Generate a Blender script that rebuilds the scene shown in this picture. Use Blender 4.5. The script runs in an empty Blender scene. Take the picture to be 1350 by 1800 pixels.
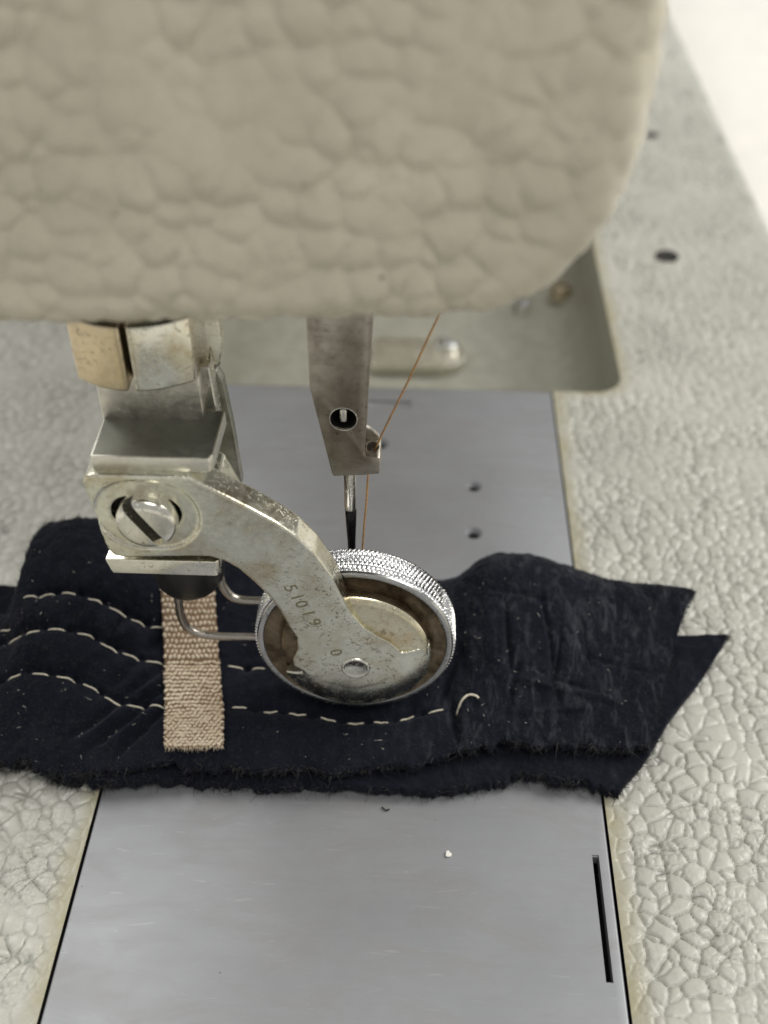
# one unit = one centimetre
import bpy, bmesh, math, random
import numpy as np
from mathutils import Vector, Matrix
from mathutils.bvhtree import BVHTree
R = math.radians
PI = math.pi
random.seed(7)
rng = np.random.default_rng(11)
scene = bpy.context.scene
COL = scene.collection

# ------------------------------------------------------------------ camera
cam_data = bpy.data.cameras.new('camera')
cam = bpy.data.objects.new('camera', cam_data)
COL.objects.link(cam)
cam.location = (0.787, -10.223, 12.82)
cam.rotation_euler = (R(90 - 41.088), 0, R(2.223))
cam_data.sensor_fit = 'VERTICAL'
cam_data.sensor_height = 36
cam_data.lens = 40
cam_data.clip_start = 0.1
cam_data.clip_end = 2000
cam_data.dof.use_dof = True
cam_data.dof.focus_distance = 14.0
cam_data.dof.aperture_fstop = 0.18
cam_data.dof.aperture_blades = 0
scene.camera = cam
scene.unit_settings.scale_length = 0.01

# ------------------------------------------------------------------ room light
world = bpy.data.worlds.new('World')
scene.world = world
world.use_nodes = True
bg = world.node_tree.nodes['Background']
bg.inputs['Color'].default_value = (0.98, 0.98, 0.97, 1)
bg.inputs['Strength'].default_value = 0.42


def area_lamp(name, loc, target, size, power, color=(1, 0.98, 0.94)):
    ld = bpy.data.lights.new(name, 'AREA')
    ld.shape = 'RECTANGLE'
    ld.size, ld.size_y = size
    ld.energy = power
    ld.color = color
    o = bpy.data.objects.new(name, ld)
    COL.objects.link(o)
    o.location = loc
    o.rotation_euler = (Vector(target) - Vector(loc)).to_track_quat('-Z', 'Y').to_euler()
    return o


area_lamp('ceiling_panel', (95, 40, 85), (2, 2, 0), (60, 60), 112000)
area_lamp('ceiling_panel', (-70, 60, 90), (0, 2, 0), (50, 50), 40000)
area_lamp('ceiling_panel', (22, -34, 110), (0, 0, 0), (50, 50), 54000, (1, 0.98, 0.94))

scene.view_settings.view_transform = 'Standard'
scene.view_settings.look = 'None'
scene.view_settings.exposure = 0.0
scene.view_settings.gamma = 1.0
scene.cycles.max_bounces = 8
scene.cycles.use_denoising = True


# ------------------------------------------------------------------ numeric noise
def hash2(ix, iy, s):
    h = np.sin(ix * 127.1 + iy * 311.7 + s * 74.7) * 43758.5453
    return h - np.floor(h)


def vnoise(x, y, s=0):
    ix, iy = np.floor(x), np.floor(y)
    fx, fy = x - ix, y - iy
    ux, uy = fx * fx * (3 - 2 * fx), fy * fy * (3 - 2 * fy)
    a, b = hash2(ix, iy, s), hash2(ix + 1, iy, s)
    c, d = hash2(ix, iy + 1, s), hash2(ix + 1, iy + 1, s)
    return (a * (1 - ux) + b * ux) * (1 - uy) + (c * (1 - ux) + d * ux) * uy


def fbm(x, y, s=0, o=4):
    v, a = 0, 0.5
    for k in range(o):
        v = v + a * (vnoise(x * 2 ** k, y * 2 ** k, s + k * 3) - 0.5)
        a *= 0.5
    return v


def cells(x, y, s=0):
    ix, iy = np.floor(x), np.floor(y)
    f1 = np.full(np.shape(x), 9.0)
    fy = np.zeros(np.shape(x))
    f2 = np.full(np.shape(x), 9.0)
    for dx in (-1, 0, 1):
        for dy in (-1, 0, 1):
            cx, cy = ix + dx, iy + dy
            px = cx + 0.08 + 0.84 * hash2(cx, cy, s)
            py = cy + 0.08 + 0.84 * hash2(cx, cy, s + 17)
            w = 0.5 * hash2(cx, cy, s + 31) ** 2
            d = np.sqrt((px - x) ** 2 + (py - y) ** 2) + w
            n1 = np.minimum(f1, d)
            fy = np.where(d < f1, y - py, fy)
            f2 = np.minimum(f2, np.maximum(f1, d))
            f1 = n1
    return f1, f2, fy


def hammered(x, y, size=0.30, s=0, soft=0.0):
    """height 0..1 of hammered enamel and how deep in a crevice a point lies"""
    q = 0.6 / size
    wx = x + 0.14 * fbm(x * 2.1, y * 2.1, s + 50) + (0.26 + soft) * size * fbm(x * q, y * q, s + 51, 2)
    wy = y + 0.14 * fbm(x * 2.1 + 40, y * 2.1, s + 52) + (0.26 + soft) * size * fbm(x * q, y * q + 30, s + 53, 2)
    f1, f2, fy = cells(wx / size, wy / size, s)
    d = f2 - f1
    fade = np.clip(0.3 + 1.7 * (vnoise(x * 1.9, y * 1.9, s + 60) - 0.1) - soft, 0.1, 1)
    e = np.clip(d / (0.3 + soft * 0.7), 0, 1)
    g1, g2, _ = cells(wx / (size * 0.5) + 9, wy / (size * 0.5) + 4, s + 5)
    e2 = np.clip((g2 - g1) / 0.3, 0, 1)
    k = np.clip(3.0 * (vnoise(x * 1.5 + 9, y * 1.5, s + 61) - 0.4), 0, 1)
    h = 1 - 0.7 * (1 - e) ** 2 * fade - 0.3 * k * (1 - e2) ** 2 - 0.7 * np.clip(f1, 0, 1.1) ** 2 * (0.4 + 0.6 * fade)
    h = h + 0.16 * fbm(x * 11, y * 11, s + 80, 3)
    if soft:
        h = 1 - 0.35 * (1 - e) ** 2 * fade - 1.25 * np.clip(f1, 0, 1.0) ** 2 * (0.35 + 0.65 * fade) + 0.16 * fbm(x * 11, y * 11, s + 80, 3)
        h = h - 0.5 * fy * np.clip(d / 0.4, 0, 1) * (0.3 + fade)
    crev = np.clip(1 - d / 0.09, 0, 1) * fade + 0.4 * k * np.clip(1 - (g2 - g1) / 0.15, 0, 1)
    return h, np.clip(crev, 0, 1)


def spline(A, n):
    m = A.shape[0]
    t = np.linspace(0, m - 1, n)
    i = np.clip(t.astype(int), 0, m - 2)
    sh = (...,) + (None,) * (A.ndim - 1)
    f = (t - i)[sh]
    g = lambda k: A[np.clip(k, 0, m - 1)]
    a, b, c, d = g(i - 1), g(i), g(i + 1), g(i + 2)
    a = np.where((i == 0)[sh], 2 * b - c, a)
    d = np.where((i == m - 2)[sh], 2 * c - b, d)
    return .5 * ((2 * b) + (c - a) * f + (2 * a - 5 * b + 4 * c - d) * f ** 2 + (3 * b - a - 3 * c + d) * f ** 3)


# ------------------------------------------------------------------ objects
def link(name, me, mat=None, parent=None):
    o = bpy.data.objects.new(name, me)
    COL.objects.link(o)
    if mat:
        me.materials.clear()
        for m in (mat if isinstance(mat, (list, tuple)) else [mat]):
            me.materials.append(m)
    if parent:
        o.parent = parent
    return o


def smooth(me, on=True):
    me.polygons.foreach_set('use_smooth', [on] * len(me.polygons))


def raw_mesh(name, V, F, shade=True):
    """V (n,3); F (m,4) or (m,3) array of ints"""
    me = bpy.data.meshes.new(name)
    V = np.asarray(V, np.float32)
    F = np.asarray(F, np.int32)
    k = F.shape[1]
    me.vertices.add(len(V))
    me.vertices.foreach_set('co', V.ravel())
    me.loops.add(F.size)
    me.loops.foreach_set('vertex_index', F.ravel())
    me.polygons.add(len(F))
    me.polygons.foreach_set('loop_start', np.arange(0, F.size, k, dtype=np.int32))
    me.polygons.foreach_set('loop_total', np.full(len(F), k, np.int32))
    me.update(calc_edges=True)
    me.validate()
    smooth(me, shade)
    return me


def grid_faces(nr, nc, wrap=False, off=0):
    i = np.arange(nr - 1)[:, None]
    j = np.arange(nc if wrap else nc - 1)[None]
    j2 = (j + 1) % nc
    return (off + np.stack([i * nc + j, i * nc + j2, (i + 1) * nc + j2, (i + 1) * nc + j], -1)).reshape(-1, 4)


def attr(me, name, vals):
    a = me.attributes.new(name, 'FLOAT', 'POINT')
    a.data.foreach_set('value', np.asarray(vals, np.float32).ravel())


def bm_mesh(name, bm, shade=False):
    bmesh.ops.recalc_face_normals(bm, faces=bm.faces)
    me = bpy.data.meshes.new(name)
    bm.to_mesh(me)
    bm.free()
    smooth(me, shade)
    return me


def auto_smooth(me, deg=35):
    smooth(me, True)
    me.set_sharp_from_angle(angle=R(deg))


def box_bm(x0, x1, y0, y1, z0, z1, bev=0.0, seg=2):
    bm = bmesh.new()
    bmesh.ops.create_cube(bm, size=1)
    for v in bm.verts:
        v.co = Vector(((x0 + x1) / 2 + v.co.x * (x1 - x0), (y0 + y1) / 2 + v.co.y * (y1 - y0), (z0 + z1) / 2 + v.co.z * (z1 - z0)))
    if bev:
        bmesh.ops.bevel(bm, geom=bm.edges[:], offset=bev, segments=seg, profile=0.5, affect='EDGES')
    return bm


def prism_bm(poly, y0, y1, bev=0.0, seg=2, plane='xz'):
    """polygon in XZ extruded along Y (or in XY extruded along Z)"""
    bm = bmesh.new()
    P = (lambda a, b, c: (a, c, b)) if plane == 'xz' else (lambda a, b, c: (a, b, c))
    vs = [bm.verts.new(P(a, b, y0)) for a, b in poly]
    f = bm.faces.new(vs)
    r = bmesh.ops.extrude_face_region(bm, geom=[f])
    d = P(0, 0, y1 - y0)
    bmesh.ops.translate(bm, vec=d, verts=[g for g in r['geom'] if isinstance(g, bmesh.types.BMVert)])
    bmesh.ops.recalc_face_normals(bm, faces=bm.faces)
    if bev:
        bmesh.ops.bevel(bm, geom=[e for e in bm.edges], offset=bev, segments=seg, profile=0.5, affect='EDGES', clamp_overlap=True)
    return bm


def join_bm(*bms):
    out = bmesh.new()
    for b in bms:
        me = bpy.data.meshes.new('tmp')
        b.to_mesh(me)
        b.free()
        out.from_mesh(me)
        bpy.data.meshes.remove(me)
    return out


def lathe(profile, n=96, center=(0, 0, 0), axis='Y', a0=0.0, a1=2 * PI):
    """profile list of (r, h); revolve round Y or Z"""
    full = abs(a1 - a0 - 2 * PI) < 1e-6
    prof = np.array(profile, float)
    t = np.linspace(a0, a1, n, endpoint=not full)
    r, h = prof[:, 0][:, None], prof[:, 1][:, None]
    c, s = np.cos(t)[None], np.sin(t)[None]
    if axis == 'Y':
        V = np.stack([r * c, np.broadcast_to(h, (len(prof), n)), r * s], -1)
    else:
        V = np.stack([r * c, r * s, np.broadcast_to(h, (len(prof), n))], -1)
    V = V.reshape(-1, 3) + np.array(center)
    return V, grid_faces(len(prof), n, full)


def lathe_mesh(name, profile, n=96, center=(0, 0, 0), axis='Y', deg=40):
    V, F = lathe(profile, n, center, axis)
    me = raw_mesh(name, V, F)
    bm = bmesh.new()
    bm.from_mesh(me)
    bmesh.ops.remove_doubles(bm, verts=bm.verts, dist=1e-5)
    bmesh.ops.recalc_face_normals(bm, faces=bm.faces)
    bm.to_mesh(me)
    bm.free()
    auto_smooth(me, deg)
    return me


def tube(path, radii, n=10, cap=True):
    P = np.array(path, float)
    m = len(P)
    rad = np.broadcast_to(np.asarray(radii, float), (m,))
    T = np.gradient(P, axis=0)
    T /= np.linalg.norm(T, axis=1, keepdims=True) + 1e-12
    up = np.array([0.0, 0.0, 1.0]) if abs(T[0, 2]) < 0.9 else np.array([0.0, 1.0, 0.0])
    V = []
    u = np.cross(T[0], up)
    u /= np.linalg.norm(u)
    for i in range(m):
        u = u - T[i] * (u @ T[i])
        u /= np.linalg.norm(u) + 1e-12
        w = np.cross(T[i], u)
        t = np.linspace(0, 2 * PI, n, endpoint=False)
        V.append(P[i] + rad[i] * (np.cos(t)[:, None] * u + np.sin(t)[:, None] * w))
    return np.concatenate(V), grid_faces(m, n, True)


def tube_mesh(name, path, radii, n=12):
    P = np.array(path, float)
    rad = np.broadcast_to(np.asarray(radii, float), (len(P),)).copy()
    P = np.concatenate([P[:1], P, P[-1:]])
    d0, d1 = P[1] - P[2], P[-2] - P[-3]
    P[0] += d0 / (np.linalg.norm(d0) + 1e-9) * 0.002
    P[-1] += d1 / (np.linalg.norm(d1) + 1e-9) * 0.002
    rad = np.concatenate([[1e-4], rad, [1e-4]])
    V, F = tube(P, rad, n)
    return raw_mesh(name, V, F)


def cut(me, cutters, name=None):
    """boolean difference of bmesh cutters from a mesh, returns the new mesh"""
    o = bpy.data.objects.new('tmp_body', me)
    COL.objects.link(o)
    cs = []
    for c in cutters:
        cm = bm_mesh('tmp_cut', c)
        co = bpy.data.objects.new('tmp_cut', cm)
        COL.objects.link(co)
        m = o.modifiers.new('b', 'BOOLEAN')
        m.operation = 'DIFFERENCE'
        m.solver = 'EXACT'
        m.object = co
        cs.append(co)
    dg = bpy.context.evaluated_depsgraph_get()
    out = bpy.data.meshes.new_from_object(o.evaluated_get(dg))
    out.name = name or me.name
    for c in cs + [o]:
        d = c.data
        bpy.data.objects.remove(c)
        bpy.data.meshes.remove(d)
    return out


def fuse(bm, voxel, iters=3, factor=0.5, name='fused'):
    """voxel union of overlapping solids with softly worn edges"""
    me = bm_mesh(name, bm)
    o = bpy.data.objects.new('tmp', me)
    COL.objects.link(o)
    m = o.modifiers.new('r', 'REMESH')
    m.mode = 'VOXEL'
    m.voxel_size = voxel
    if iters:
        s = o.modifiers.new('s', 'SMOOTH')
        s.iterations = iters
        s.factor = factor
    dg = bpy.context.evaluated_depsgraph_get()
    out = bpy.data.meshes.new_from_object(o.evaluated_get(dg))
    out.name = name
    bpy.data.objects.remove(o)
    bpy.data.meshes.remove(me)
    smooth(out, True)
    return out


def empty(name, loc):
    o = bpy.data.objects.new(name, None)
    o.empty_display_size = 0.5
    COL.objects.link(o)
    o.location = loc
    return o


def tag(o, label=None, cat=None, group=None, kind=None):
    if label:
        o['label'] = label
    if cat:
        o['category'] = cat
    if group:
        o['group'] = group
    if kind:
        o['kind'] = kind
    return o


def adopt(root):
    """children were modelled in world space: keep them there"""
    inv = Matrix.Translation(-root.location)
    for c in root.children:
        c.matrix_parent_inverse = inv


# ------------------------------------------------------------------ materials
class NT:
    def __init__(self, name):
        self.m = bpy.data.materials.new(name)
        self.m.use_nodes = True
        self.t = self.m.node_tree
        self.b = self.t.nodes['Principled BSDF']
        self.co = self.n('ShaderNodeTexCoord').outputs['Object']

    def n(self, kind, **kw):
        x = self.t.nodes.new(kind)
        for k, v in kw.items():
            setattr(x, k, v)
        return x

    def set(self, **kw):
        for k, v in kw.items():
            self.put(k.replace('_', ' '), v)
        return self

    def put(self, key, v):
        s = self.b.inputs[key]
        if hasattr(v, 'is_output'):
            self.t.links.new(v, s)
        elif isinstance(v, tuple) and len(v) == 3 and s.type == 'RGBA':
            s.default_value = (*v, 1)
        else:
            s.default_value = v

    def wire(self, node, key, v):
        s = node.inputs[key]
        if hasattr(v, 'is_output'):
            self.t.links.new(v, s)
        elif isinstance(v, tuple) and len(v) == 3 and s.type == 'RGBA':
            s.default_value = (*v, 1)
        else:
            s.default_value = v

    def noise(self, scale, detail=4, rough=0.55, stretch=None, dist=0.0):
        co = self.co
        if stretch:
            mp = self.n('ShaderNodeMapping')
            mp.inputs['Scale'].default_value = stretch
            self.t.links.new(co, mp.inputs['Vector'])
            co = mp.outputs['Vector']
        x = self.n('ShaderNodeTexNoise')
        x.inputs['Scale'].default_value = scale
        x.inputs['Detail'].default_value = detail
        x.inputs['Roughness'].default_value = rough
        x.inputs['Distortion'].default_value = dist
        self.t.links.new(co, x.inputs['Vector'])
        return x.outputs['Fac']

    def vor(self, scale, feature='F1'):
        x = self.n('ShaderNodeTexVoronoi')
        x.feature = feature
        x.inputs['Scale'].default_value = scale
        self.t.links.new(self.co, x.inputs['Vector'])
        return x.outputs['Distance']

    def ramp(self, fac, a, b, lo=0.0, hi=1.0):
        x = self.n('ShaderNodeMapRange')
        x.inputs['From Min'].default_value = a
        x.inputs['From Max'].default_value = b
        x.inputs['To Min'].default_value = lo
        x.inputs['To Max'].default_value = hi
        self.t.links.new(fac, x.inputs['Value'])
        return x.outputs['Result']

    def mix(self, fac, a, b):
        x = self.n('ShaderNodeMix')
        x.data_type = 'RGBA'
        for s, v in ((x.inputs[0], fac), (x.inputs[6], a), (x.inputs[7], b)):
            if hasattr(v, 'is_output'):
                self.t.links.new(v, s)
            elif isinstance(v, tuple):
                s.default_value = (*v, 1)
            else:
                s.default_value = v
        return x.outputs[2]

    def math(self, op, a, b=0.0):
        x = self.n('ShaderNodeMath')
        x.operation = op
        self.wire(x, 0, a)
        self.wire(x, 1, b)
        return x.outputs[0]

    def attr(self, name):
        x = self.n('ShaderNodeAttribute')
        x.attribute_name = name
        return x.outputs['Fac']

    def bump(self, h, strength=0.3, dist=0.02, prev=None):
        x = self.n('ShaderNodeBump')
        x.inputs['Strength'].default_value = strength
        x.inputs['Distance'].default_value = dist
        self.t.links.new(h, x.inputs['Height'])
        if prev is not None:
            self.t.links.new(prev, x.inputs['Normal'])
        return x.outputs['Normal']


def plain(name, color, rough=0.5, metal=0.0, bump=0.0, bscale=30, var=0.15):
    k = NT(name)
    n = k.noise(bscale * 0.4, 5)
    dark = tuple(c * (1 - var) for c in color)
    lite = tuple(min(1, c * (1 + var)) for c in color)
    k.set(Base_Color=k.mix(k.ramp(n, 0.3, 0.7), dark, lite), Roughness=k.ramp(n, 0.2, 0.8, rough * 0.8, rough * 1.2), Metallic=metal)
    if bump:
        k.put('Normal', k.bump(k.noise(bscale, 4), bump, 0.01))
    return k.m


def enamel(name, base, grime_col, rough=0.33, edge=False):
    """cream hammer-finish enamel, grime sits in the crevices (attribute 'crevice')"""
    k = NT(name)
    patch = k.noise(0.55, 4)
    fine = k.noise(9, 5, 0.6)
    c = k.mix(k.ramp(patch, 0.3, 0.72), tuple(x * 0.84 for x in base), tuple(min(1, x * 1.06) for x in base))
    c = k.mix(k.ramp(fine, 0.40, 0.72, 0.0, 0.34), c, tuple(x * 0.72 for x in base))
    g = k.math('MULTIPLY', k.attr('crevice'), k.ramp(k.noise(1.3, 4), 0.25, 0.6, 0.2 if edge else 0.1, 0.85 if edge else 0.35))
    c = k.mix(g, c, grime_col)
    blot = k.math('MULTIPLY', k.ramp(k.noise(6.5, 7, 0.74, dist=0.8), 0.54, 0.70), k.ramp(k.noise(0.9, 3), 0.34, 0.56))
    c = k.mix(k.math('MULTIPLY', blot, 0.34), c, tuple(x * 0.45 for x in base))
    spot = k.math('MULTIPLY', k.ramp(k.vor(2.2), 0.02, 0.075, 1, 0), k.ramp(k.noise(2.5, 2), 0.5, 0.56))
    c = k.mix(k.math('MULTIPLY', spot, 0.75), c, (0.035, 0.03, 0.024))
    if edge:
        c = k.mix(k.math('MULTIPLY', k.attr('edge_wear'), k.ramp(k.noise(2.4, 4), 0.25, 0.65, 0.2, 0.8)), c, (0.30, 0.265, 0.13))
    k.set(Base_Color=c, Roughness=k.ramp(fine, 0.3, 0.7, rough * 0.8, rough * 1.3), Specular_IOR_Level=0.5)
    n = k.bump(k.noise(16, 5, 0.65), 0.28, 0.014)
    k.put('Normal', k.bump(k.noise(70, 3, 0.6), 0.1, 0.004, n))
    return k.m


def worn_metal(name, base, stain, rough=0.3, stain_amt=0.6, pit=0.5, brush=None, metal=1.0):
    k = NT(name)
    big = k.noise(1.6, 6, 0.62, dist=0.4)
    mid = k.noise(11, 7, 0.7)
    c = k.mix(k.ramp(mid, 0.3, 0.72), tuple(x * 0.86 for x in base), tuple(min(1, x * 1.1) for x in base))
    c = k.mix(k.math('MULTIPLY', k.ramp(big, 0.46, 0.7), stain_amt), c, stain)
    tarn = k.ramp(k.noise(6.5, 8, 0.74, dist=1.5), 0.54, 0.68)
    c = k.mix(k.math('MULTIPLY', tarn, stain_amt * 0.45), c, tuple(x * 0.45 for x in stain))
    pits = k.math('MULTIPLY', k.ramp(k.noise(15, 6, 0.7, dist=1.0), 0.575, 0.635), k.ramp(k.noise(2.3, 4), 0.42, 0.58))
    dots = k.math('MULTIPLY', k.ramp(k.vor(4.2), 0.035, 0.11, 1, 0), k.ramp(k.noise(1.9, 3), 0.47, 0.53))
    c = k.mix(k.math('MULTIPLY', dots, pit), c, (0.06, 0.042, 0.028))
    c = k.mix(k.math('MULTIPLY', pits, pit), c, (0.05, 0.04, 0.028))
    geo = k.n('ShaderNodeNewGeometry').outputs['Pointiness']
    worn = k.math('MULTIPLY', k.ramp(geo, 0.52, 0.60), k.ramp(k.noise(5, 4), 0.3, 0.6, 0.35, 1.0))
    c = k.mix(k.math('MULTIPLY', worn, 0.75), c, (0.93, 0.89, 0.78))
    c = k.mix(k.math('MULTIPLY', k.ramp(geo, 0.48, 0.40), 0.35), c, tuple(x * 0.35 for x in stain))
    scr = k.math('MULTIPLY', k.ramp(k.noise(9, 3, 0.6, stretch=(0.25, 1, 1.6), dist=2.2), 0.62, 0.66), 0.35)
    c = k.mix(scr, c, tuple(x * 0.5 for x in base))
    fine = k.noise(34, 4, 0.6)
    r = k.math('ADD', k.ramp(mid, 0.25, 0.75, rough * 0.75, rough * 1.35), k.math('MULTIPLY', pits, 0.3))
    k.set(Base_Color=c, Metallic=metal, Roughness=r)
    n = k.bump(fine, 0.1, 0.006)
    n = k.bump(k.math('MULTIPLY', pits, -1.0), 0.35, 0.01, n)
    if brush:
        n = k.bump(k.noise(6, 4, 0.7, stretch=brush), 0.2, 0.006, n)
    k.put('Normal', n)
    return k.m


M = {}
M['enamel'] = enamel('cream_hammer_enamel', (0.50, 0.493, 0.438), (0.10, 0.108, 0.088), edge=True)
M['enamel_head'] = enamel('cream_hammer_enamel_head', (0.56, 0.518, 0.40), (0.38, 0.345, 0.25), rough=0.27)
M['recess'] = plain('smooth_olive_enamel', (0.33, 0.325, 0.27), 0.38, 0.0, 0.15, 8, 0.12)
M['nickel'] = worn_metal('worn_nickel', (0.79, 0.785, 0.67), (0.46, 0.36, 0.19), 0.23, 0.7, 0.45)
M['nickel_clean'] = worn_metal('nickel_plate', (0.78, 0.765, 0.68), (0.5, 0.42, 0.26), 0.2, 0.55, 0.55)
M['brass'] = worn_metal('tarnished_gold_plate', (0.66, 0.54, 0.34), (0.46, 0.40, 0.27), 0.30, 0.6, 0.45)
M['jaw'] = worn_metal('satin_jaw_steel', (0.66, 0.65, 0.565), (0.42, 0.38, 0.27), 0.38, 0.4, 0.5)
M['hub'] = worn_metal('golden_stained_nickel', (0.82, 0.76, 0.57), (0.60, 0.42, 0.19), 0.26, 0.65, 0.4)
M['jaw_top_shade'] = plain('shaded_jaw_top', (0.25, 0.255, 0.215), 0.5, 0.75, 0.15, 30, 0.12)  # dark reflection of the head painted onto the jaw's top face
M['steel_brushed'] = worn_metal('brushed_shank_steel', (0.40, 0.375, 0.345), (0.34, 0.30, 0.24), 0.34, 0.12, 0.3, brush=(0.6, 1, 16))
M['steel_dark'] = worn_metal('dark_oily_steel', (0.20, 0.205, 0.17), (0.09, 0.09, 0.065), 0.42, 0.6, 0.7)
M['needle_bar'] = worn_metal('brown_needle_clamp_steel', (0.185, 0.155, 0.12), (0.10, 0.078, 0.055), 0.42, 0.6, 0.9, brush=(3, 3, 6))
M['needle_steel'] = worn_metal('needle_steel', (0.62, 0.60, 0.56), (0.5, 0.45, 0.4), 0.2, 0.2, 0.2)
M['needle_black'] = plain('black_needle_shaft', (0.016, 0.016, 0.018), 0.28, 0.6)
M['chrome'] = worn_metal('bright_chrome', (0.84, 0.85, 0.87), (0.7, 0.7, 0.7), 0.1, 0.1, 0.0)
M['roller_face'] = worn_metal('satin_roller_face', (0.42, 0.43, 0.43), (0.30, 0.26, 0.2), 0.22, 0.4, 0.2)
M['rubber'] = plain('black_rubber', (0.012, 0.012, 0.012), 0.42, 0.0, 0.2, 20, 0.2)
M['wire'] = worn_metal('guard_wire_steel', (0.42, 0.385, 0.34), (0.3, 0.26, 0.21), 0.3, 0.3, 0.3)
M['void'] = plain('dark_gap', (0.012, 0.011, 0.010), 0.7)
M['slot'] = plain('screw_slot_shade', (0.045, 0.043, 0.034), 0.5)
M['grime'] = plain('stamped_grime', (0.33, 0.30, 0.20), 0.45, 0.8)
M['thread'] = plain('orange_brown_thread', (0.50, 0.28, 0.11), 0.6, 0, 0.4, 60, 0.25)
M['stitch'] = plain('cream_stitch_thread', (0.60, 0.55, 0.44), 0.7, 0, 0.5, 60, 0.2)
M['paper'] = plain('white_scrap', (0.8, 0.79, 0.72), 0.6)
M['table'] = plain('white_table', (0.79, 0.765, 0.71), 0.5, 0, 0, 3, 0.03)
M['lint'] = plain('pale_lint', (0.55, 0.53, 0.48), 0.8)


def mk_plate():
    k = NT('satin_plate_steel')
    big = k.noise(0.5, 5, 0.6, dist=0.5)
    brush = k.noise(2.2, 5, 0.7, stretch=(0.35, 6, 1))
    c = k.mix(k.ramp(big, 0.3, 0.7), (0.30, 0.307, 0.324), (0.345, 0.352, 0.369))
    c = k.mix(k.ramp(brush, 0.45, 0.75, 0, 0.28), c, (0.29, 0.29, 0.298))
    st = k.noise(1.1, 6, 0.68, stretch=(0.55, 1.5, 1), dist=0.8)
    c = k.mix(k.ramp(st, 0.46, 0.72, 0, 0.6), c, (0.275, 0.268, 0.262))
    sp = k.math('MULTIPLY', k.ramp(k.vor(2.9), 0.018, 0.05, 1, 0), k.ramp(k.noise(3.3, 2), 0.48, 0.54))
    c = k.mix(k.math('MULTIPLY', sp, 0.7), c, (0.10, 0.085, 0.075))
    sc1 = k.ramp(k.noise(3.0, 3, 0.5, stretch=(0.3, 2.6, 1), dist=2.5), 0.690, 0.698)
    c = k.mix(k.math('MULTIPLY', sc1, 0.2), c, (0.55, 0.55, 0.57))
    k.set(Base_Color=c, Metallic=0.6, Roughness=k.ramp(st, 0.3, 0.75, 0.47, 0.55))
    n = k.bump(k.noise(5, 4, 0.75, stretch=(0.5, 8, 1)), 0.1, 0.006)
    k.put('Normal', k.bump(k.noise(60, 3), 0.08, 0.004, n))
    return k.m


M['plate'] = mk_plate()


def mk_hub():
    """roller recess: old brown oil baked on grey steel; also painted shade on the hub disc"""
    k = NT('oily_shaded_brown')
    a = k.noise(3.2, 6, 0.65, dist=0.6)
    c = k.mix(k.ramp(a, 0.36, 0.62), (0.07, 0.05, 0.028), (0.26, 0.195, 0.125))
    k.set(Base_Color=c, Metallic=0.65, Roughness=k.ramp(a, 0.3, 0.7, 0.28, 0.5))
    k.put('Normal', k.bump(k.noise(22, 4), 0.2, 0.01))
    return k.m


M['oil_shade'] = mk_hub()


def mk_suede(name, worn):
    k = NT(name)
    a = k.noise(1.5, 5, 0.6, dist=0.3)
    f = k.noise(42, 4, 0.7)
    g = k.noise(9, 6, 0.7)
    c = k.mix(k.ramp(a, 0.35, 0.68), (0.0019, 0.0027, 0.0068), (0.0060, 0.0073, 0.0125))
    c = k.mix(k.ramp(f, 0.42, 0.75, 0, 0.5), c, (0.013, 0.0142, 0.0225))
    c = k.mix(k.ramp(g, 0.54, 0.70, 0, 0.6), c, (0.017, 0.0175, 0.023))
    sx = k.n('ShaderNodeSeparateXYZ')
    k.t.links.new(k.co, sx.inputs[0])
    lit_x = k.ramp(k.math('ADD', sx.outputs[0], k.math('MULTIPLY', k.noise(0.8, 3), 2.2)), 1.4, 3.4)  # lighter right end from the light angle, painted into the worn patches
    rub_lit = k.mix(lit_x, (0.011, 0.0125, 0.020), (0.050, 0.053, 0.063))
    br = k.noise(3.0, 6, 0.72, stretch=(2.2, 0.7, 1), dist=0.6)
    c = k.mix(k.ramp(br, 0.50, 0.68, 0, worn), c, rub_lit)
    dust = k.math('MULTIPLY', k.ramp(k.vor(5.5), 0.02, 0.06, 1, 0), k.ramp(k.noise(4, 2), 0.52, 0.57))
    c = k.mix(k.math('MULTIPLY', dust, 0.4), c, (0.3, 0.29, 0.27))
    k.set(Base_Color=c, Roughness=0.92, Specular_IOR_Level=0.15, Sheen_Weight=0.05, Sheen_Roughness=0.45, Sheen_Tint=(0.75, 0.8, 1.0))
    n = k.bump(g, 0.4, 0.02)
    k.put('Normal', k.bump(f, 0.55, 0.012, n))
    return k.m


M['suede'] = mk_suede('navy_suede', 0.7)
M['suede_under'] = mk_suede('navy_suede_under', 0.15)
M['fibre'] = plain('navy_fibre', (0.008, 0.009, 0.014), 0.9, 0, 0, 20, 0.5)
M['fibre_grey'] = plain('grey_navy_fibre', (0.050, 0.046, 0.046), 0.85, 0, 0, 20, 0.4)


def mk_yarn():
    k = NT('beige_tape_yarn')
    a = k.noise(2.2, 4, 0.6)
    f = k.noise(25, 4, 0.7)
    c = k.mix(k.ramp(a, 0.35, 0.65), (0.57, 0.465, 0.33), (0.735, 0.645, 0.49))
    c = k.mix(k.ramp(f, 0.4, 0.75, 0, 0.6), c, (0.30, 0.20, 0.125))
    k.set(Base_Color=c, Roughness=0.7, Sheen_Weight=0.15)
    k.put('Normal', k.bump(f, 0.6, 0.01))
    return k.m


M['yarn'] = mk_yarn()
M['tape'] = plain('brown_tape_ground', (0.19, 0.12, 0.07), 0.85, 0, 0.5, 40, 0.2)

# ================================================================== SETTING
tb = link('table_top', bm_mesh('table_top', box_bm(-150, 200, -60, 260, -9, -4)), M['table'])
tag(tb, 'bright white table top beyond the right edge of the machine bed', kind='structure')

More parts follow.
